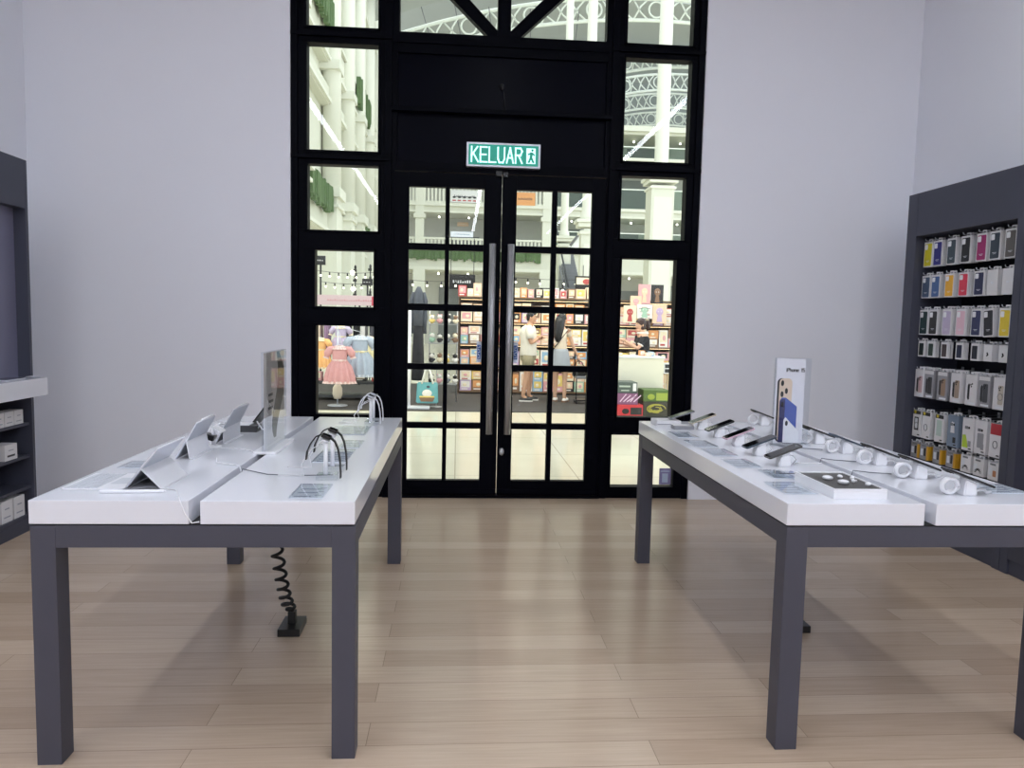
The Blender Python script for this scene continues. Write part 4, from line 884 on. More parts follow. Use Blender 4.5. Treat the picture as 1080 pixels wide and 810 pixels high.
# cartons on top of the shelving
struct_top = MB().box(0, W, 0, .45, 1.955, 1.98, M_KBOARD, .003).build('top_board', t)
for n, n2, x, w, h, lab in (('red', 'pink', .095, .17, .22, 'red toy carton standing on the kiosk top at its plush-toy end'), ('cream', 'white', .255, .12, .16, 'small cream toy carton on the kiosk top beside the red one'), ('peach', 'cream', .40, .16, .27, 'tall peach toy carton on the kiosk top, third along'),
                            ('orange', 'peach', 1.345, .13, .2, 'orange toy figure carton on the kiosk top above the man'), ('pink', 'peach', 1.49, .12, .17, 'pink toy carton on the kiosk top beside the orange one'), ('black', 'cream', 1.66, .15, .19, 'black toy carton on the kiosk top'), ('cream', 'yellow', 1.82, .14, .16, 'cream toy carton on the kiosk top next to the black one'),
                            ('cream', 'peach', 1.165, .2, .19, 'wide cream toy carton on the kiosk top before the orange one'), ('white', 'pink', 1.985, .16, .21, 'white toy carton with pink art on the kiosk top, beside the brown one'), ('peach', 'cream', .95, .2, .17, 'wide peach toy carton on the kiosk top behind the door handles'), ('white', 'peach', .69, .24, .2, 'wide white toy carton on the kiosk top behind the door handles'), ('cream', 'lilac', 3.02, .26, .2, 'wide cream toy carton with lilac art on the kiosk top'), ('pink', 'red', 2.16, .13, .16, 'pink toy carton on the kiosk top above the long-haired woman'), ('brown', 'peach', 2.33, .15, .2, 'brown toy carton on the kiosk top above the long-haired woman'), ('peach', 'yellow', 2.52, .2, .2, 'wide peach toy carton on the kiosk top below the food screen'), ('cream', 'orange', 2.75, .2, .24, 'cream toy carton on the kiosk top below the food screen')):
    toy_carton(n, n2, w, .26, h, (x, KY + .05, .0135 + 1.98), lab, 'toy cartons on the kiosk top')
# printed boards behind the counter
for i, (x0, x1, z0, z1, n, n2, lab) in enumerate(((3.52, 3.75, 1.80, 2.08, 'peach', 'pink', 'peach picture board, smallest of the upper row behind the counter'), (3.69, 3.94, 1.92, 2.32, 'pink', 'peach', 'pink picture board in the upper row behind the counter'), (3.965, 4.22, 1.93, 2.32, 'black', 'brown', 'black picture board in the upper row behind the counter'),
                                                   (3.37, 3.63, 1.53, 1.88, 'cream', 'red', 'cream picture board with a red figure in the lower row'), (3.65, 3.97, 1.62, 1.91, 'white', 'mint', 'white picture board with small prints in the lower row'), (3.985, 4.28, 1.53, 1.92, 'peach', 'lilac', 'peach picture board with a lilac figure in the lower row'))):
    t = thing('picture_board', lab, 'poster', ((x0 + x1) / 2, 15.06 + .036 * (i % 3) + (.0 if i > 2 else .08), z0), 0, 'picture boards behind the counter'); w = x1 - x0; h = z1 - z0
    MB().box(-w / 2, w / 2, 0, .03, 0, h, CM[n], .004).build('board', t)
    g = MB(); g.ball((0, 0, h * .62), (w * .26, .006, h * .2), CM[n2]); g.prism([(-w * .2, h * .08), (w * .2, h * .08), (w * .12, h * .45), (-w * .12, h * .45)], -.005, 0, CM[n2]); g.ball((-w * .1, -.004, h * .62), (w * .03, .004, h * .03), CM['white']); g.ball((w * .1, -.004, h * .62), (w * .03, .004, h * .03), CM['white'])
    if n == 'white':
        for k in range(10): g.box(rk.uniform(-.4, .3) * w, rk.uniform(-.28, .42) * w, -.004, 0, h * (.06 + .08 * k), h * (.09 + .08 * k), CM[('red', 'mint', 'black')[k % 3]])
    g.build('picture', t)
t = thing('picture_screen', 'black-framed food picture screen hanging above the kiosk', 'screen', (2.66, 15.9, 2.23))
MB().box(-.17, .18, 0, .05, -.02, .27, M_BLACK, .005).build('frame', t)
g = MB(); g.box(-.145, .16, -.003, 0, .09, .235, CM['cream']); g.ball((.07, -.002, .15), (.085, .004, .06), CM['red']); g.build('picture', t)
MB().cyl((0, .025, .27), (0, .025, .5), .008, M_BLACK, seg=6).build('hanger', t)
# black signs and banner
def sign_board(x0, x1, y, z0, z1, label, m, tm, group=None, post=None):
    t = thing('sign_board', label, 'sign', ((x0 + x1) / 2, y, z0), 0, group); w = x1 - x0; h = z1 - z0
    MB().box(-w / 2, w / 2, 0, .05, 0, h, m, .004).build('board', t)
    g = MB(); n = max(3, int(w / .07)); rr = random.Random(int(x0 * 100))
    for k in range(n):
        xx = -w * .36 + w * .72 * k / n; g.box(xx, xx + w * .72 / n * .6, -.006, 0, h * .42, h * (.5 + .12 * rr.random()), tm)
    g.build('writing', t)
    if post: MB().cyl((0, .025, -z0 + .012), (0, .025, 0), .02, M_BLACK, seg=8).build('post', t)
    return t
sign_board(-.206, .409, 18, 2.24, 2.59, 'black hanging sign with small white writing behind the kiosk', M_BLACK, M_WHITECARD)
MBt = bpy.data.objects['sign_board']; MB().box(-.28, -.265, .02, .035, .35, 1.2, M_BLACK).box(.265, .28, .02, .035, .35, 1.2, M_BLACK).build('hanger', MBt)
sign_board(-3.15, -2.94, 17, 2.66, 2.86, 'small black shop sign high above the dress racks', M_BLACK, M_WHITECARD, 'dark street-style signs', True)
sign_board(-2.13, -1.90, 17, 2.235, 2.38, 'small black arrow sign on a post above the dress racks', M_BLACK, M_WHITECARD, 'dark street-style signs', True)
t = sign_board(-3.15, -1.2, 16.9, 1.78, 2.0, 'pale pink fascia board with a red patch above the dress racks', mat('pale_pink_board', (222, 196, 202), .5), mat('dusty_pink_print', (214, 150, 160), .5), None, True)
MB().box(.27, .36, -.008, 0, .0, .2, mat('red_patch', (206, 72, 92), .5))  .build('red_patch', t)
# lamp posts with globe lamps
M_GLOBE = mat('globe_glow', (255, 248, 225), .4, var=0, emit=3.0)
for x, zt, gl, lab in ((-2.297, 2.62, ((-.06, 2.5), (-.04, 2.14)), 'black lamp post with two glowing globes above the dress racks'), (-1.985, 2.66, (), 'black post with scroll bracket beside the arrow sign')):
    t = thing('lamp_post', lab, 'lamp', (x, 17.12 if gl else 17.3, .012))
    MB().cyl((0, 0, 0), (0, 0, zt), .014, M_BLACK, seg=8).build('post', t)
    b = MB()
    for z in (1.98, 2.3, zt - .1): b.box(-.05, .03, -.012, .012, z, z + .06, M_BLACK, .008); b.ball((0, 0, z + .1), (.028, .028, .05), M_BLACK)
    b.build('bracket', t)
    for gx, gz in gl: MB().ball((gx, -.04, gz), .055, M_GLOBE).build('globe', t)
def string_light(x0, x1, y, z, sag, n, label):
    t = thing('string_light', label, 'string light', (x0, y, z), 0, 'string lights'); L_ = x1 - x0
    pts = [(L_ * k / 20, 0, -sag * math.sin(PI * k / 20)) for k in range(21)]
    MB().tube(pts, .005, M_BLACK, 5).build('cord', t)
    s = MB(); bl = MB()
    for k in range(n):
        u = (k + .5) / n; p = (L_ * u, 0, -sag * math.sin(PI * u)); s.cyl(p, (p[0], 0, p[2] - .07), .016, M_BLACK, seg=7); bl.ball((p[0], 0, p[2] - .095), .024, M_GLOBE, u=8, v=6)
    s.build('sockets', t).name = 'socket'; bl.build('bulb', t)
string_light(-3.1, -1.75, 16.8, 2.52, .04, 7, 'upper string of lights above the dress racks'); string_light(-3.1, -1.9, 17.42, 2.31, .04, 6, 'lower string of lights above the dress racks')
string_light(-1.1, .1, 16.0, 2.33, .02, 4, 'string of lights above the plush toys'); string_light(1.1, 2.9, 16.0, 2.44, .03, 7, 'string of lights above the man and the long-haired woman')
t = thing('display_rail', 'black rail with a small lamp above the kiosk shelving', 'rail', (1.99, 15.80, 2.21))
MB().box(-.27, .28, -.012, .012, -.01, .012, M_BLACK, .003).build('bar', t); MB().box(.2, .24, -.02, .02, .012, .10, M_BLACK, .005).ball((.22, -.02, -.04), .034, M_GLOBE).build('lamp', t)
for x in (-.25, .26): MB().box(x, x + .015, -.01, .01, -.22, -.01, M_BLACK).build('bracket', t)

# --------------------------------- counter and cartons before it
t = thing('sales_counter', 'plain cream sales counter of the kiosk with cartons before it', 'counter', (3.09, 12.46, .012))
MB().box(-.50, .42, 0, .5, 0, .92, mat('cream_counter_laminate', (232, 226, 208), .45, var=.02), .006).build('body', t)
MB().box(-.52, .44, -.02, .52, .92, .95, M_WHITECARD, .004).build('top', t)
t = thing('slatted_side_stand', 'cream slatted stand with black-and-white cards beside the counter', 'stand', (3.66, 12.55, .012))
for k in range(5): MB().box(-.1 + k * .045, -.075 + k * .045, -.01, .01, 0, .78, mat('tan_slat', (206, 184, 150), .6)).build('slat', t)
MB().box(-.13, .13, -.03, .0, .66, .85, M_WHITECARD, .003).build('card_panel', t)
g = MB()
for k in range(4): g.box(-.11 + (k % 2) * .1, -.04 + (k % 2) * .1, -.034, -.03, .68 + (k // 2) * .08, .74 + (k // 2) * .08, M_BLACK)
g.build('card_print', t)
def big_carton(x0, x1, y0, z0, h, m, pm, label, kind):
    t = thing('toy_carton', label, 'toy box', ((x0 + x1) / 2, y0, z0), 0, 'large cartons before the counter'); w = x1 - x0
    MB().box(-w / 2, w / 2, 0, .4, 0, h, m, .004).build('carton', t)
    g = MB()
    if kind == 'strokes':
        for k in range(5): g.box(0, .16, -.003, 0, -.008, .008, pm, M=TR(-w * .38 + k * w * .17, 0, h * .25) @ RY(-.9 + .15 * (k % 3)))
    elif kind == 'swirl':
        for k in range(5): g.tube([(w * .36 * math.cos(a) * (1 - .15 * k), -.002, h * .5 + h * .32 * math.sin(a) * (1 - .15 * k)) for a in [j * 2 * PI / 20 + k for j in range(14)]], .008, pm, 5)
    elif kind == 'label': g.box(w * .28, w * .45, -.003, 0, h * .2, h * .9, M_WHITECARD); g.box(-w * .4, w * .15, -.003, 0, h * .55, h * .7, pm); g.box(-w * .3, w * .1, -.003, 0, h * .2, h * .3, pm)
    else: g.box(0, w * .45, -.003, 0, h * .1, h * .75, pm); g.ball((-w * .2, -.001, h * .4), (w * .15, .004, h * .25), pm)
    g.build('print', t)
big_carton(2.64, 3.05, 11.96, .012, .18, mat('carton_red', (196, 48, 58), .5), M_BLACK, 'flat red carton at the bottom of the stack before the counter', 'patch')
big_carton(2.63, 2.965, 11.98, .192, .185, mat('carton_plum', (128, 80, 116), .5), mat('carton_pink_ink', (222, 190, 216), .5), 'plum carton with pale strokes in the middle of the stack', 'strokes')
big_carton(2.62, 2.955, 12.0, .377, .18, mat('carton_grey_green', (82, 92, 88), .5), mat('carton_pale_ink', (180, 190, 180), .5), 'grey-green carton with a white label on top of the stack', 'label')
big_carton(3.06, 3.49, 11.97, .012, .235, mat('carton_dark', (58, 56, 46), .5), mat('carton_olive_ink', (176, 168, 80), .5), 'dark carton with olive swirls under the green carton', 'swirl')
big_carton(3.06, 3.485, 11.99, .247, .19, mat('carton_green', (84, 108, 54), .5), mat('carton_lime_ink', (150, 164, 66), .5), 'green carton with a lime panel on the dark carton', 'patch')
rk2 = random.Random(3)
for k in range(6):
    n = rk2.choices(PAL, WGT)[0][0]
    toy_carton(n, 'white', .09, .12, rk2.uniform(.05, .1), (2.64 + k * .07 if k < 3 else 2.95 + k * .08, 12.58 + .1 * (k % 2), .962), 'tiny %s carton on the sales counter, %s along' % (n, ordn[k]), 'small cartons on the counter')

# --------------------------------- garments, plush toys and tote bag
M_TULLE = mat('pink_tulle', (206, 150, 150), .8, var=.15, scale=25); M_TULLE2 = mat('pale_pink_tulle', (228, 200, 196), .8, var=.1)
def dress(loc, rz, m, trim, sash, s, label):
    t = thing('dress', label, 'dress', loc, rz, 'little dresses on the garment stand')
    def pleated(prof, n, amp):
        tb = bmesh.new(); rings = []; N_ = n * 6
        for (rx, ry, z, am) in prof:
            rings.append([tb.verts.new(((rx + am * math.cos(n * 2 * PI * k / N_)) * math.cos(2 * PI * k / N_), (ry + am * math.cos(n * 2 * PI * k / N_)) * math.sin(2 * PI * k / N_), z)) for k in range(N_)])
        for A, B in zip(rings, rings[1:]):
            for k in range(N_): tb.faces.new((A[k], A[(k + 1) % N_], B[(k + 1) % N_], B[k]))
        bmesh.ops.recalc_face_normals(tb, faces=tb.faces); return tb
    b = MB(); b._add(pleated([(.25 * s, .15 * s, -.60 * s, .02 * s), (.235 * s, .14 * s, -.5 * s, .018 * s), (.19 * s, .11 * s, -.34 * s, .013 * s), (.115 * s, .07 * s, -.235 * s, .006 * s)], 14, 0), m, None, True); b.build('skirt', t)
    b = MB(); b._add(pleated([(.262 * s, .16 * s, -.625 * s, .024 * s), (.255 * s, .155 * s, -.585 * s, .012 * s)], 22, 0), trim, None, True); b.build('hem_ruffle', t)
    b = MB(); b._add(pleated([(.117 * s, .072 * s, -.24 * s, .0), (.125 * s, .075 * s, -.1 * s, 0), (.11 * s, .06 * s, -.02 * s, 0), (.05 * s, .04 * s, .0, 0)], 8, 0), m, None, True); b.build('bodice', t)
    b = MB(); b._add(pleated([(.12 * s, .076 * s, -.255 * s, 0), (.122 * s, .078 * s, -.225 * s, 0)], 8, 0), sash, None, True); b.ball((.03 * s, -.08 * s, -.24 * s), (.03 * s, .012 * s, .018 * s), sash); b.build('sash', t)
    b = MB(); b._add(pleated([(.135 * s, .085 * s, -.06 * s, .012 * s), (.07 * s, .05 * s, .005, .004 * s)], 14, 0), trim, None, True); b.build('collar', t)
    for sx in (-1, 1):
        b = MB(); b.tube([(sx * .09 * s, 0, -.03 * s), (sx * .15 * s, 0, -.06 * s), (sx * .2 * s, 0, -.13 * s), (sx * .215 * s, 0, -.19 * s)], [.03 * s, .06 * s, .065 * s, .035 * s], m, 12); so = b.build('sleeve', t); MB().tube([(sx * .215 * s, 0, -.185 * s), (sx * .222 * s, 0, -.21 * s)], [.045 * s, .052 * s], trim, 12).build('cuff', so)
    b = MB(); b.tube([(-.1 * s, 0, -.015 * s), (0, 0, .02 * s), (.1 * s, 0, -.015 * s)], .006, M_WHITE, 6); b.tube([(0, 0, .02 * s), (0, 0, .055 * s), (.015, 0, .078 * s), (.03, 0, .06 * s)], .003, M_STEEL, 6); b.build('hanger', t)
    return t
dress((-1.935, 12.56, 1.04), .05, M_TULLE, M_TULLE2, M_TULLE2, 1.0, 'pink ruffled little dress with puff sleeves hanging at the front')
dress((-1.66, 12.98, 1.20), .25, mat('blue_grey_tulle', (176, 186, 202), .8, var=.12), mat('pale_blue_tulle', (210, 216, 226), .8), mat('cream_sash', (236, 222, 180), .7), 1.12, 'blue-grey little dress with cream sash hanging behind the pink one')
dress((-2.38, 13.3, 1.14), -.3, mat('apricot_tulle', (244, 186, 120), .8, var=.12), mat('cream_tulle', (244, 226, 196), .8), mat('cream_sash'), .85, 'apricot little dress hanging beyond the pink one')
dress((-1.55, 13.40, 1.18), .2, mat('butter_tulle', (236, 224, 180), .8, var=.1), mat('cream_tulle'), mat('cream_sash'), .8, 'butter-yellow little dress behind the blue-grey one')
dress((-2.05, 13.42, 1.36), .1, mat('lilac_tulle', (196, 182, 208), .8, var=.1), mat('cream_tulle'), mat('cream_sash'), .8, 'lilac little dress hanging high at the back')
t = thing('garment_stand', 'pale metal garment stand with a round base holding the little dresses', 'garment stand', (-2.01, 12.82, .012))
MB().lathe([(0, 0), (.17, 0), (.17, .012), (.03, .025), (0, .025)], M_SILVER, 20).build('base', t)
MB().cyl((0, 0, .02), (0, 0, 1.36), .013, M_SILVER, seg=10).build('pole', t)
MB().tube([(0, 0, 1.3), (.06, -.14, 1.2), (.087, -.24, 1.083), (.09, -.30, 1.083)], .006, M_SILVER, 7).build('arm', t); MB().tube([(0, 0, 1.34), (.2, .09, 1.30), (.362, .14, 1.254), (.362, .20, 1.254)], .006, M_SILVER, 7).build('arm', t)
MB().lathe([(0, .12), (.06, .12), (.085, .2), (.08, .3), (.05, .36), (0, .36)], mat('cream_bust', (222, 208, 190), .7), 16).build('bust_form', t)
t = thing('garment_rack', 'long dark garment rack with folded clothes behind the little dresses', 'garment rack', (-2.0, 13.9, .012))
for x in (-.75, .75): MB().cyl((x, 0, 0), (x, 0, 1.7), .015, M_BLACK, seg=8).build('post', t)
MB().cyl((-.75, 0, 1.68), (.75, 0, 1.68), .014, M_BLACK, seg=8).build('rail', t)
MB().box(-.8, .8, -.25, .25, .30, .34, M_GDK, .004).build('shelf', t); MB().box(-.8, .8, -.25, .25, .05, .10, M_GDK, .004).build('base_shelf', t)
for i, (x, n, c, z0) in enumerate(((-.62, 'pink', (226, 160, 176), .7), (-.5, 'cream', (240, 226, 206), .75), (-.36, 'mauve', (160, 130, 160), .65), (.02, 'charcoal', (52, 50, 56), .55), (.16, 'black', (32, 32, 36), .55), (.3, 'white', (232, 230, 228), .6), (.46, 'dark grey', (72, 72, 80), .58), (.6, 'rose', (214, 130, 150), .7))):
    t = thing('hanging_garment', '%s garment hanging on the dark rack behind the little dresses' % n, 'garment', (-2.0 + x, 13.9, 1.692), 0, 'garments on the dark rack'); L_ = 1.692 - z0
    m = mat('cloth_' + n.replace(' ', '_'), c, .85, var=.12, scale=12)
    b = MB(); b.prism([(-.2, -L_), (.2, -L_), (.21, -.2), (.05, -.06), (-.05, -.06), (-.21, -.2)], -.035, .035, m, axis='x'); bmesh.ops.bevel(b.bm, geom=b.bm.edges[:], offset=.02, segments=2, affect='EDGES'); b.build('cloth', t)
    MB().tube([(0, -.17, -.15), (0, 0, -.05), (0, .17, -.15)], .008, M_WHITE, 6).tube([(0, 0, -.05), (.018, 0, -.025), (.023, 0, 0), (.016, 0, .019), (0, 0, .024), (-.018, 0, .016)], .003, M_STEEL, 5, M=RZ(PI / 2)).build('hanger', t)
for x, n in ((-2.55, 'pink'), (-2.3, 'white'), (-1.75, 'black'), (-1.45, 'red')):
    toy_carton(n, 'cream', .2, .2, .16, (x, 13.8, .354), '%s carton on the shelf of the dark garment rack' % n, 'cartons on the garment rack')
# coat on a stand beside the door sightline
t = thing('coat_display', 'long grey-and-black coat displayed on a white pole stand', 'coat', (-.665, 12.95, .012))
M_COATG = mat('grey_coat', (78, 82, 92), .85, var=.1, scale=14); M_COATB = mat('black_coat', (30, 31, 36), .85, var=.15)
b = MB(); b.tube([(0, 0, .45), (0, 0, .8), (0, 0, 1.2), (0, 0, 1.4)], [.15, .14, .12, .11], M_COATB, 18, M=Matrix.Diagonal((.75, 1, 1, 1))); b.build('skirt', t)
b = MB(); b.tube([(0, 0, 1.38), (0, 0, 1.7), (0, 0, 1.95), (0, 0, 2.05)], [.12, .13, .10, .04], M_COATG, 18, M=Matrix.Diagonal((.75, 1, 1, 1))); b.build('jacket', t)
for s in (-1, 1): MB().tube([(s * .07, 0, 1.95), (s * .11, 0, 1.8), (s * .115, -.02, 1.5), (s * .11, -.03, 1.25)], [.045, .05, .042, .035], M_COATG, 10).build('sleeve', t)
MB().cyl((-.13, -.35, 0), (-.13, -.35, 1.75), .03, M_WHITE, seg=10).build('pole', t)
MB().box(-.15, .22, -.48, -.2, 0, .03, M_WHITECARD, .006).build('base', t)
# tote bag
t = thing('tote_bag', 'turquoise printed tote bag with long white handles', 'bag', (-.49, 12.62, .1))
M_TQ = mat('turquoise_canvas', (110, 172, 178), .85, var=.1, scale=20)
b = MB(); b.prism([(-.185, 0), (.19, 0), (.175, .35), (-.165, .35)], -.04, .04, M_TQ); bmesh.ops.bevel(b.bm, geom=b.bm.edges[:], offset=.016, segments=2, affect='EDGES'); b.build('body', t)
for y in (-.035, .035):
    MB().tube([(-.09, y, .33), (-.05, y, .48), (-.032, y, .555), (0, y, .585), (.037, y, .555), (.06, y, .48), (.1, y, .33)], .016, mat('white_canvas', (232, 230, 222), .85), 7, M=Matrix.Diagonal((1, 1, 1, 1))).build('handle', t)
g = MB(); g.ball((.0, -.042, .17), (.085, .006, .065), CM['white']); g.prism([(-.1, .03), (.1, .03), (.13, .1), (-.13, .1)], -.047, -.041, CM['brown']); g.prism([(-.13, .1), (.13, .1), (.12, .125), (-.12, .125)], -.048, -.041, CM['yellow']); g.ball((.02, -.042, .28), (.03, .004, .02), M_COATG); g.build('print', t)
t = thing('bag_hook_stand', 'slim steel stand holding up the turquoise tote bag', 'stand', (-.34, 12.83, .012)); MB().lathe([(0, 0), (.1, 0), (.1, .01), (0, .012)], M_STEEL, 16).build('base', t); MB().tube([(0, 0, .01), (0, 0, .66), (-.06, -.05, .648), (-.15, -.12, .640), (-.15, -.30, .640)], .007, M_STEEL, 7).build('pole', t)
# plush toys heaped on a rack
PL = [('black-and-white', M_BLACK, CM['white']), ('white', CM['white'], M_BLACK), ('grey', M_GREY, CM['white']), ('yellow', CM['yellow'], CM['white']), ('pink', CM['pink'], CM['white']), ('brown', CM['brown'], CM['cream']), ('cream', CM['cream'], CM['brown']), ('mint', CM['mint'], CM['white'])]
t = thing('plush_rack', 'narrow wire rack behind the tote bag hung with plush toys', 'rack', (-.24, 13.55, .012))
for x in (-.26, .24): MB().cyl((x, .12, 0), (x, .12, 1.75), .012, M_STEEL, seg=8).build('post', t)
for z in (.35, .72, 1.08, 1.42): MB().box(-.27, .25, -.14, .14, z - .015, z, M_STEEL, .003).build('wire_shelf', t)
rp = random.Random(5)
for i in range(16):
    nm, a, bm = PL[(0, 4, 2, 1, 0, 6, 3, 1, 7, 0, 2, 5, 3, 4, 1, 6)[i]]; r, c = divmod(i, 4); s = .047 + .003 * (i * 7 % 3)
    t = thing('plush_toy', '%s round plush toy, %s from the tote end on the %s rack shelf' % (nm, ordn[c], BN[r]), 'plush toy', (-.45 + c * .14, 13.5, .0145 + (.35, .72, 1.08, 1.42)[r]), rp.uniform(-.6, .6), 'plush toys on the wire rack')
    MB().ball((0, 0, s * 1.0), (s, s * .85, s), a, u=10, v=7).build('body', t)
    MB().ball((0, -s * .2, s * 2.5), (s * .9, s * .8, s * .78), bm, u=10, v=7).build('head', t)
    for q in (-1, 1): MB().ball((q * s * .65, -s * .1, s * 3.15), s * .3, a, u=8, v=6).build('ear', t)
    for q in (-1, 1): MB().ball((q * s * .95, -s * .4, s * 1.2), (s * .28, s * .28, s * .45), a, u=8, v=6).build('paw', t)
# small trolley by the woman
t = thing('trolley', 'small black folding trolley beside the long-haired woman', 'trolley', (2.36, 13.75, .012))
for x in (-.13, .13): MB().cyl((x, 0, .06), (x, 0, .62), .012, M_BLACK, seg=8).build('post', t)
MB().box(-.16, .16, -.14, .14, .05, .075, M_BLACK, .005).build('platform', t); MB().box(-.15, .15, -.1, .12, .46, .5, M_GREY, .006).build('tray', t)
for x in (-.14, .14):
    for y in (-.11, .11): MB().lathe([(0, -.012), (.028, -.012), (.028, .012), (0, .012)], M_BLACKM, 12, TR(x, y, .028) @ RY(PI / 2)).build('wheel', t)

# ------------------------------------------------------------------ people
M_SKIN = mat('skin', (206, 158, 128), .55, var=.04); M_SKIN2 = mat('skin_fair', (218, 172, 144), .55, var=.04); M_HAIR = mat('black_hair', (18, 15, 15), .45, var=.2, scale=40); M_HAIRR = mat('red_brown_hair', (52, 26, 22), .45, var=.2, scale=40)
def skin_mesh(verts, edges, radii, root=0, sub=2):
    me = bpy.data.meshes.new('sk'); me.from_pydata([Vector(v) for v in verts], edges, [])
    o = bpy.data.objects.new('sk', me); COL.objects.link(o)
    o.modifiers.new('s', 'SKIN'); ss = o.modifiers.new('u', 'SUBSURF'); ss.levels = sub; ss.render_levels = sub
    for i, r in enumerate(radii):
        sv = me.skin_vertices[0].data[i]; sv.radius = (r, r) if not isinstance(r, tuple) else r; sv.use_root = (i == root)
    dg = bpy.context.evaluated_depsgraph_get(); out = bpy.data.meshes.new_from_object(o.evaluated_get(dg))
    bpy.data.objects.remove(o); bpy.data.meshes.remove(me)
    return out
def chain_mesh(J, chains, root, sub=2):
    """J: name -> (pos, radius); chains: lists of joint names"""
    names = []; ed = set()
    for c in chains:
        for n in c:
            if n not in names: names.append(n)
        for a, b in zip(c, c[1:]): ed.add((names.index(a), names.index(b)))
    return skin_mesh([J[n][0] for n in names], list(ed), [J[n][1] for n in names], names.index(root), sub)
def fingers(mb, wrist, hand, m, up):
    """palm plus four unequal bent fingers and a thumb off the side"""
    w = Vector(wrist); h = Vector(hand); d = (h - w).normalized(); u = Vector(up); u = (u - d * u.dot(d)).normalized(); s = d.cross(u).normalized()
    mb.tube([w, w + d * .035, w + d * .075, w + d * .09], [.024, .032, .034, .026], m, 10)
    for k, l in enumerate((.062, .072, .068, .054)):
        b = w + d * .082 + s * (-.025 + .017 * k); mb.tube([b, b + d * l * .45 - u * .004, b + d * l * .8 - u * .02, b + d * l - u * .036], [.0092, .0088, .008, .006], m, 7)
    b = w + d * .03 - s * .026; mb.tube([b, b + d * .022 - s * .022, b + d * .05 - s * .03 - u * .01, b + d * .066 - s * .028 - u * .018], [.011, .0105, .009, .007], m, 7)
def person(label, loc, rz, J, arms, skinm, clothes, hair, shoes, face=True, legs=True):
    """J in local metres, facing +x. clothes: (name, material, chains, radius factor/offset)"""
    t = thing('person', label, 'person', loc, rz)
    ch = [['pelvis', 'waist', 'chest', 'neck0', 'neck', 'head0', 'head1']]
    for s in 'LR':
        ch.append(['neck0', 'sh' + s, 'el' + s, 'wr' + s])
        ch.append(['pelvis', 'hip' + s, 'kn' + s, 'an' + s, 'toe' + s])
    b = MB(); b.addmesh(chain_mesh(J, ch, 'pelvis'), skinm)
    h0, h1 = Vector(J['head0'][0]), Vector(J['head1'][0]); hc = (h0 + h1) / 2
    hr = J['facedir']; f = Vector(hr[0]).normalized(); sd = Vector((0, 0, 1)).cross(f).normalized()
    b.ball(hc + f * .012, (.078, .078, .108), skinm, u=18, v=12)
    b.tube([hc + f * .080 + Vector((0, 0, .012)), hc + f * .098 + Vector((0, 0, -.018)), hc + f * .086 + Vector((0, 0, -.028))], [.008, .013, .009], skinm, 8)
    b.ball(hc + f * .05 + Vector((0, 0, -.082)), (.042, .042, .032), skinm)
    for q in (-1, 1): b.ball(hc + sd * q * .079 - f * .005 + Vector((0, 0, -.008)), (.014, .014, .028), skinm, u=8, v=6)
    for s in 'LR': fingers(b, J['wr' + s][0], J['hd' + s][0], skinm, J.get('palmup' + s, ((0, 0, 1),))[0])
    b.build('body', t)
    if face:
        e = MB()
        for q in (-1, 1): e.ball(hc + f * .076 + sd * q * .032 + Vector((0, 0, .012)), (.010, .010, .007), M_WHITE, u=8, v=6); e.ball(hc + f * .084 + sd * q * .032 + Vector((0, 0, .012)), .0052, M_BLACK, u=8, v=6); e.box(-.006, .006, -.018, .018, -.003, .003, M_HAIR, .002, TR(*(hc + f * .082 + sd * q * .032 + Vector((0, 0, .034)))) @ RZ(math.atan2(f.y, f.x)))
        e.build('eyes', t).name = 'eye'
        MB().ball(hc + f * .082 + Vector((0, 0, -.052)), (.012, .024, .006), mat('lips', (176, 96, 90), .5), u=10, v=6).build('mouth', t)
    for nm, m, chains, k, off in clothes:
        JJ = {n: (J[n][0], J[n][1] * k + off) for c in chains for n in c}
        MB().addmesh(chain_mesh(JJ, chains, chains[0][0]), m).build(nm, t)
    hair(t, hc, f, sd)
    for s in 'LR':
        a = Vector(J['an' + s][0]); q = Vector(J['toe' + s][0]); d = Vector((q.x - a.x, q.y - a.y, 0)).normalized()
        sb = MB(); M_ = TR(a.x, a.y, 0) @ RZ(math.atan2(d.y, d.x))
        sb.ball((.062, 0, .034), (.132, .047, .05), shoes[0], M_); so = sb.build('shoe', t)
        MB().rbox(.265, .092, .026, .044, shoes[1], M_ @ TR(.062, 0, 0)).build('sole', so)
    return t
def mid(a, b, u): return tuple(a[i] + (b[i] - a[i]) * u for i in range(3))
# man in white T-shirt, profile, hand raised to his chest
J = {'pelvis': ((0, 0, .92), .125), 'waist': ((-.01, 0, 1.08), .115), 'chest': ((-.015, 0, 1.26), .13), 'neck0': ((0, 0, 1.40), .075), 'neck': ((.02, 0, 1.46), .05), 'head0': ((.04, 0, 1.53), .066), 'head1': ((.045, 0, 1.61), .072), 'facedir': ((1, -.25, -.12),),
     'shL': ((-.01, .18, 1.355), .056), 'elL': ((.03, .22, 1.09), .04), 'wrL': ((.20, .10, 1.17), .028), 'hdL': ((.27, .04, 1.21), 0), 'shR': ((-.01, -.18, 1.355), .056), 'elR': ((.02, -.23, 1.09), .04), 'wrR': ((.17, -.10, 1.19), .028), 'hdR': ((.22, -.02, 1.23), 0),
     'hipL': ((.0, .09, .84), .10), 'knL': ((.06, .10, .47), .058), 'anL': ((.03, .11, .085), .04), 'toeL': ((.15, .12, .035), .03), 'hipR': ((-.01, -.09, .84), .10), 'knR': ((-.03, -.10, .47), .058), 'anR': ((-.10, -.11, .085), .04), 'toeR': ((.02, -.13, .035), .03)}
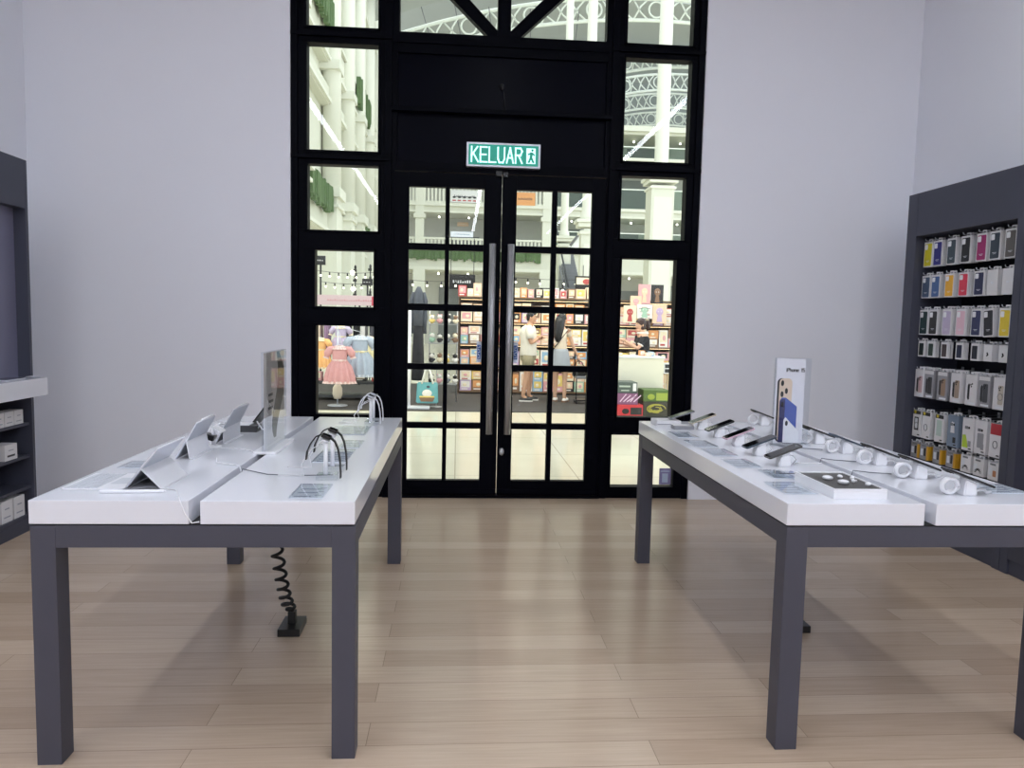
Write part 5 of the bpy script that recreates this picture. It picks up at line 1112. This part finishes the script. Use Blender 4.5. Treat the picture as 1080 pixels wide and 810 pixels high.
for s in 'LR':
    J['ms' + s] = (mid(J['sh' + s][0], J['el' + s][0], .62), .05); J['th' + s] = (mid(J['hip' + s][0], J['kn' + s][0], .62), .078)
J['hem'] = ((0, 0, .76), .135); J['belt'] = ((0, 0, .99), .108)
def hair_m(t, hc, f, sd):
    b = MB(); b.ball(hc - f * .012 + Vector((0, 0, .035)), (.088, .088, .088), M_HAIR, u=18, v=12); b.ball(hc + f * .05 + Vector((0, 0, .085)), (.045, .06, .028), M_HAIR); b.ball(hc - f * .05 + Vector((0, 0, -.02)), (.045, .07, .06), M_HAIR); b.build('hair', t)
M_TEE = mat('cream_tshirt', (236, 228, 214), .85, var=.05, scale=10); M_SHORT = mat('khaki_shorts', (150, 140, 112), .85, var=.08)
man = person('man in a cream T-shirt and khaki shorts standing side-on before the kiosk', (1.345, 14.03, .012), 0, J, None, M_SKIN, [], hair_m, (M_BLACK, CM['white']))
def ell(prof, cx, kx, ky, m, mb):
    tb = bmesh.new(); rings = []
    for r_, z, dx in prof: rings.append([tb.verts.new((cx + dx + r_ * kx * math.cos(2 * PI * k / 24), r_ * ky * math.sin(2 * PI * k / 24), z)) for k in range(24)])
    for A, B in zip(rings, rings[1:]):
        for k in range(24): tb.faces.new((A[k], A[(k + 1) % 24], B[(k + 1) % 24], B[k]))
    bmesh.ops.recalc_face_normals(tb, faces=tb.faces); mb._add(tb, m, None, True)
sb = MB(); ell([(.168, .865, .0), (.17, .87, 0), (.158, 1.0, 0), (.155, 1.12, -.005), (.165, 1.26, -.015), (.155, 1.34, -.015), (.12, 1.40, -.005), (.085, 1.425, .005), (.062, 1.44, .008)], 0, .98, 1.15, M_TEE, sb)
for s in 'LR':
    a, e = Vector(J['sh' + s][0]), Vector(J['el' + s][0]); sb.tube([a + Vector((0, -.05 if s == 'L' else .05, .015)), a, a + (e - a) * .35, a + (e - a) * .66, a + (e - a) * .665], [.07, .078, .074, .07, .056], M_TEE, 14)
sb.build('tshirt', man)
sb = MB(); ell([(.128, .99, .0), (.142, .93, 0), (.15, .84, 0), (.145, .77, 0)], 0, 1.0, 1.12, M_SHORT, sb)
for s in 'LR':
    a, e = Vector(J['hip' + s][0]), Vector(J['kn' + s][0]); sb.tube([a + Vector((0, 0, .03)), a + (e - a) * .25, a + (e - a) * .58, a + (e - a) * .585], [.112, .112, .10, .085], M_SHORT, 16)
sb.build('shorts', man)
# woman with long black hair, back turned
J = {'pelvis': ((0, 0, .90), .125), 'waist': ((-.01, 0, 1.06), .095), 'chest': ((0, 0, 1.22), .11), 'neck0': ((.0, 0, 1.36), .065), 'neck': ((.015, 0, 1.42), .045), 'head0': ((.04, 0, 1.50), .062), 'head1': ((.045, 0, 1.58), .068), 'facedir': ((1, -.35, -.25),),
     'shL': ((-.005, .15, 1.31), .046), 'elL': ((.08, .2, 1.07), .034), 'wrL': ((.26, .12, 1.08), .025), 'hdL': ((.34, .08, 1.10), 0), 'shR': ((-.005, -.15, 1.31), .046), 'elR': ((.05, -.22, 1.06), .034), 'wrR': ((.15, -.30, .86), .025), 'hdR': ((.18, -.33, .78), 0),
     'hipL': ((.0, .085, .82), .10), 'knL': ((.03, .09, .46), .054), 'anL': ((.0, .09, .085), .036), 'toeL': ((.12, .10, .035), .028), 'hipR': ((0, -.085, .82), .10), 'knR': ((.0, -.09, .46), .054), 'anR': ((-.06, -.10, .085), .036), 'toeR': ((.06, -.12, .035), .028)}
for s in 'LR':
    J['ms' + s] = (mid(J['sh' + s][0], J['el' + s][0], .4), .042); J['th' + s] = (mid(J['hip' + s][0], J['kn' + s][0], .5), .085)
J['skt'] = ((.0, 0, .72), .17)
def hair_w(t, hc, f, sd):
    b = MB(); b.ball(hc - f * .012 + Vector((0, 0, .03)), (.092, .092, .094), M_HAIR, u=18, v=12)
    b.tube([hc - f * .05 + Vector((0, 0, .03)), hc - f * .09 + Vector((0, 0, -.08)), hc - f * .115 + Vector((0, 0, -.22)), hc - f * .13 + Vector((0, 0, -.36)), hc - f * .12 + Vector((0, 0, -.47))], [.085, .098, .095, .08, .03], M_HAIR, 14); b.build('hair', t)
def strap(t):
    MB().tube([(-.06, -.13, 1.34), (-.125, -.02, 1.18), (-.12, .1, 1.02), (-.03, .16, .93)], .009, M_BLACK, 7).build('bag_strap', t)
wm = person('woman with long black hair in a cream top and grey skirt, back turned', (1.955, 14.0, .012), 1.25, J, None, M_SKIN2, [('top', mat('cream_top', (232, 214, 192), .85, var=.05), [['pelvis', 'waist', 'chest', 'neck0'], ['neck0', 'shL', 'msL'], ['neck0', 'shR', 'msR']], 1.1, .010)], hair_w, (CM['white'], CM['brown']))
strap(wm)
MB().lathe([(.205, .64), (.2, .66), (.175, .8), (.15, .94), (.128, 1.0), (.12, 1.0)], mat('grey_skirt', (158, 162, 170), .85, var=.06), 28).build('skirt', wm)
t = thing('handbag', 'black handbag held low by the long-haired woman', 'bag', (2.30, 13.93, .50))
b = MB(); b.prism([(-.13, 0), (.14, 0), (.12, .2), (-.1, .2)], -.05, .05, M_BLACK); bmesh.ops.bevel(b.bm, geom=b.bm.edges[:], offset=.02, segments=2, affect='EDGES'); b.build('body', t)
MB().tube([(-.08, 0, .19), (-.05, 0, .27), (0, 0, .295), (.05, 0, .27), (.09, 0, .19)], .009, M_BLACK, 7).build('handle', t)
# woman behind the counter, black dress with white trim, reaching out
J = {'pelvis': ((0, 0, .88), .125), 'waist': ((0, 0, 1.04), .10), 'chest': ((.01, 0, 1.19), .115), 'neck0': ((.02, 0, 1.31), .07), 'neck': ((.035, 0, 1.37), .045), 'head0': ((.055, 0, 1.45), .064), 'head1': ((.06, 0, 1.52), .07), 'facedir': ((1, .25, -.3),),
     'shL': ((.01, .15, 1.27), .05), 'elL': ((.13, .17, 1.06), .036), 'wrL': ((.36, .10, 1.20), .026), 'hdL': ((.44, .08, 1.225), 0), 'shR': ((.01, -.15, 1.27), .05), 'elR': ((.12, -.18, 1.08), .036), 'wrR': ((.34, -.1, 1.14), .026), 'hdR': ((.42, -.08, 1.16), 0),
     'hipL': ((0, .09, .8), .10), 'knL': ((.01, .1, .45), .055), 'anL': ((0, .1, .085), .038), 'toeL': ((.12, .11, .035), .028), 'hipR': ((0, -.09, .8), .10), 'knR': ((.01, -.1, .45), .055), 'anR': ((0, -.1, .085), .038), 'toeR': ((.12, -.11, .035), .028)}
for s in 'LR': 
    J['ms' + s] = (mid(J['sh' + s][0], J['el' + s][0], .75), .048); J['m2' + s] = (mid(J['sh' + s][0], J['el' + s][0], .86), .049); J['m3' + s] = (mid(J['sh' + s][0], J['el' + s][0], .58), .05)
def hair_c(t, hc, f, sd):
    b = MB(); b.ball(hc - f * .01 + Vector((0, 0, .028)), (.094, .094, .094), M_HAIRR, u=18, v=12); b.ball(hc - f * .02 + Vector((0, 0, -.04)), (.078, .086, .07), M_HAIRR); b.tube([hc - f * .08 + Vector((0, 0, .02)), hc - f * .145 + Vector((0, 0, .01)), hc - f * .16 + Vector((0, 0, -.08)), hc - f * .145 + Vector((0, 0, -.15))], [.03, .045, .04, .015], M_HAIRR, 10); b.build('hair', t)
wc = person('woman with tied red-brown hair in a black dress reaching out behind the counter', (3.33, 13.22, .012), PI, J, None, M_SKIN2, [('dress', mat('black_dress', (26, 26, 30), .8, var=.1), [['pelvis', 'waist', 'chest', 'neck0'], ['neck0', 'shL', 'msL'], ['neck0', 'shR', 'msR'], ['pelvis', 'hipL'], ['pelvis', 'hipR']], 1.14, .012), ('sleeve_band', CM['white'], [['m3L', 'msL']], 1.16, .014), ('sleeve_band', CM['white'], [['m3R', 'msR']], 1.16, .014)], hair_c, (M_BLACK, M_BLACK))
MB().tube([(.095 * math.cos(a) + .015, .085 * math.sin(a), 1.335) for a in [k * 2 * PI / 18 for k in range(18)]], .018, CM['white'], 7, True).build('collar', wc)

# ------------------------------------------------------------------ far gallery signs
for x0, x1, y, z0, z1, m, tm, lab in ((-.52, 1.13, 44.85, 8.4, 9.1, M_WHITECARD, M_GDK, 'white banner with rows of small pictures on the upper far balustrade'), (3.31, 4.49, 44.85, 8.35, 9.1, CM['orange'], CM['brown'], 'orange-brown picture banner on the upper far balustrade'), (-.5, .9, 47.6, 6.7, 7.02, mat('lit_white_sign', (236, 242, 255), .4, emit=.6), M_GDK, 'long white shop sign on the first-floor gallery'), (-.1, .6, 47.55, 7.35, 7.6, CM['peach'], CM['white'], 'small peach sign above the white shop sign on the gallery')):
    sign_board(x0, x1, y, z0, z1, lab, m, tm, 'far gallery signs')
o = [x for x in bpy.data.objects if x.get('label', '').startswith('white banner')][0]
g = MB()
for k in range(5): g.ball((-.6 + k * .3, -.01, .3), (.1, .01, .06), M_GDK, u=8, v=5); g.box(-.7 + k * .3, -.5 + k * .3, -.01, 0, .08, .15, CM['red'])
g.build('pictures', o).name = 'picture_row'

# ------------------------------------------------------------------ light, world, camera
for lx, ly in ((1.0, 13.5), (2.55, 13.3), (-1.6, 12.9)):      # warm fill lights added out of view to brighten the kiosk and dresses
    L_ = bpy.data.lights.new('kiosk_fill_light', 'AREA'); L_.shape = 'SQUARE'; L_.size = .7; L_.energy = 38; L_.color = (1, .87, .70)
    o = bpy.data.objects.new('kiosk_fill_light', L_); COL.objects.link(o); o.location = (lx, ly, 4.25); o.rotation_euler = (.25, 0, 0)
w = bpy.data.worlds.new('sky'); sc.world = w; w.use_nodes = True
bg = w.node_tree.nodes['Background']; bg.inputs['Color'].default_value = (0.93, 0.98, 1.0, 1); bg.inputs['Strength'].default_value = 1.9
cam = bpy.data.cameras.new('camera'); co = bpy.data.objects.new('camera', cam); COL.objects.link(co)
cam.sensor_fit = 'HORIZONTAL'; cam.sensor_width = 36.0; cam.lens = 788.33 / 1080 * 36.0; cam.clip_start = .05; cam.clip_end = 300
yaw, pitch, roll = .0746, .084, .0223
fw = Vector((math.sin(yaw) * math.cos(pitch), math.cos(yaw) * math.cos(pitch), -math.sin(pitch))); rt = Vector((math.cos(yaw), -math.sin(yaw), 0)); up = rt.cross(fw)
r2 = math.cos(roll) * rt + math.sin(roll) * up; u2 = -math.sin(roll) * rt + math.cos(roll) * up
co.matrix_world = Matrix(((r2.x, u2.x, -fw.x, 0), (r2.y, u2.y, -fw.y, 0), (r2.z, u2.z, -fw.z, 1.5117), (0, 0, 0, 1)))
sc.camera = co
vs = sc.view_settings; sc.display_settings.display_device = 'sRGB'; vs.view_transform = 'Standard'; vs.look = 'None'; vs.gamma = 1.0; vs.use_curve_mapping = False; vs.exposure = 0.07
cy = sc.cycles; cy.use_denoising = True; cy.max_bounces = 10; cy.diffuse_bounces = 4; cy.glossy_bounces = 4; cy.transparent_max_bounces = 16; cy.sample_clamp_indirect = 6; cy.caustics_reflective = False; cy.caustics_refractive = False
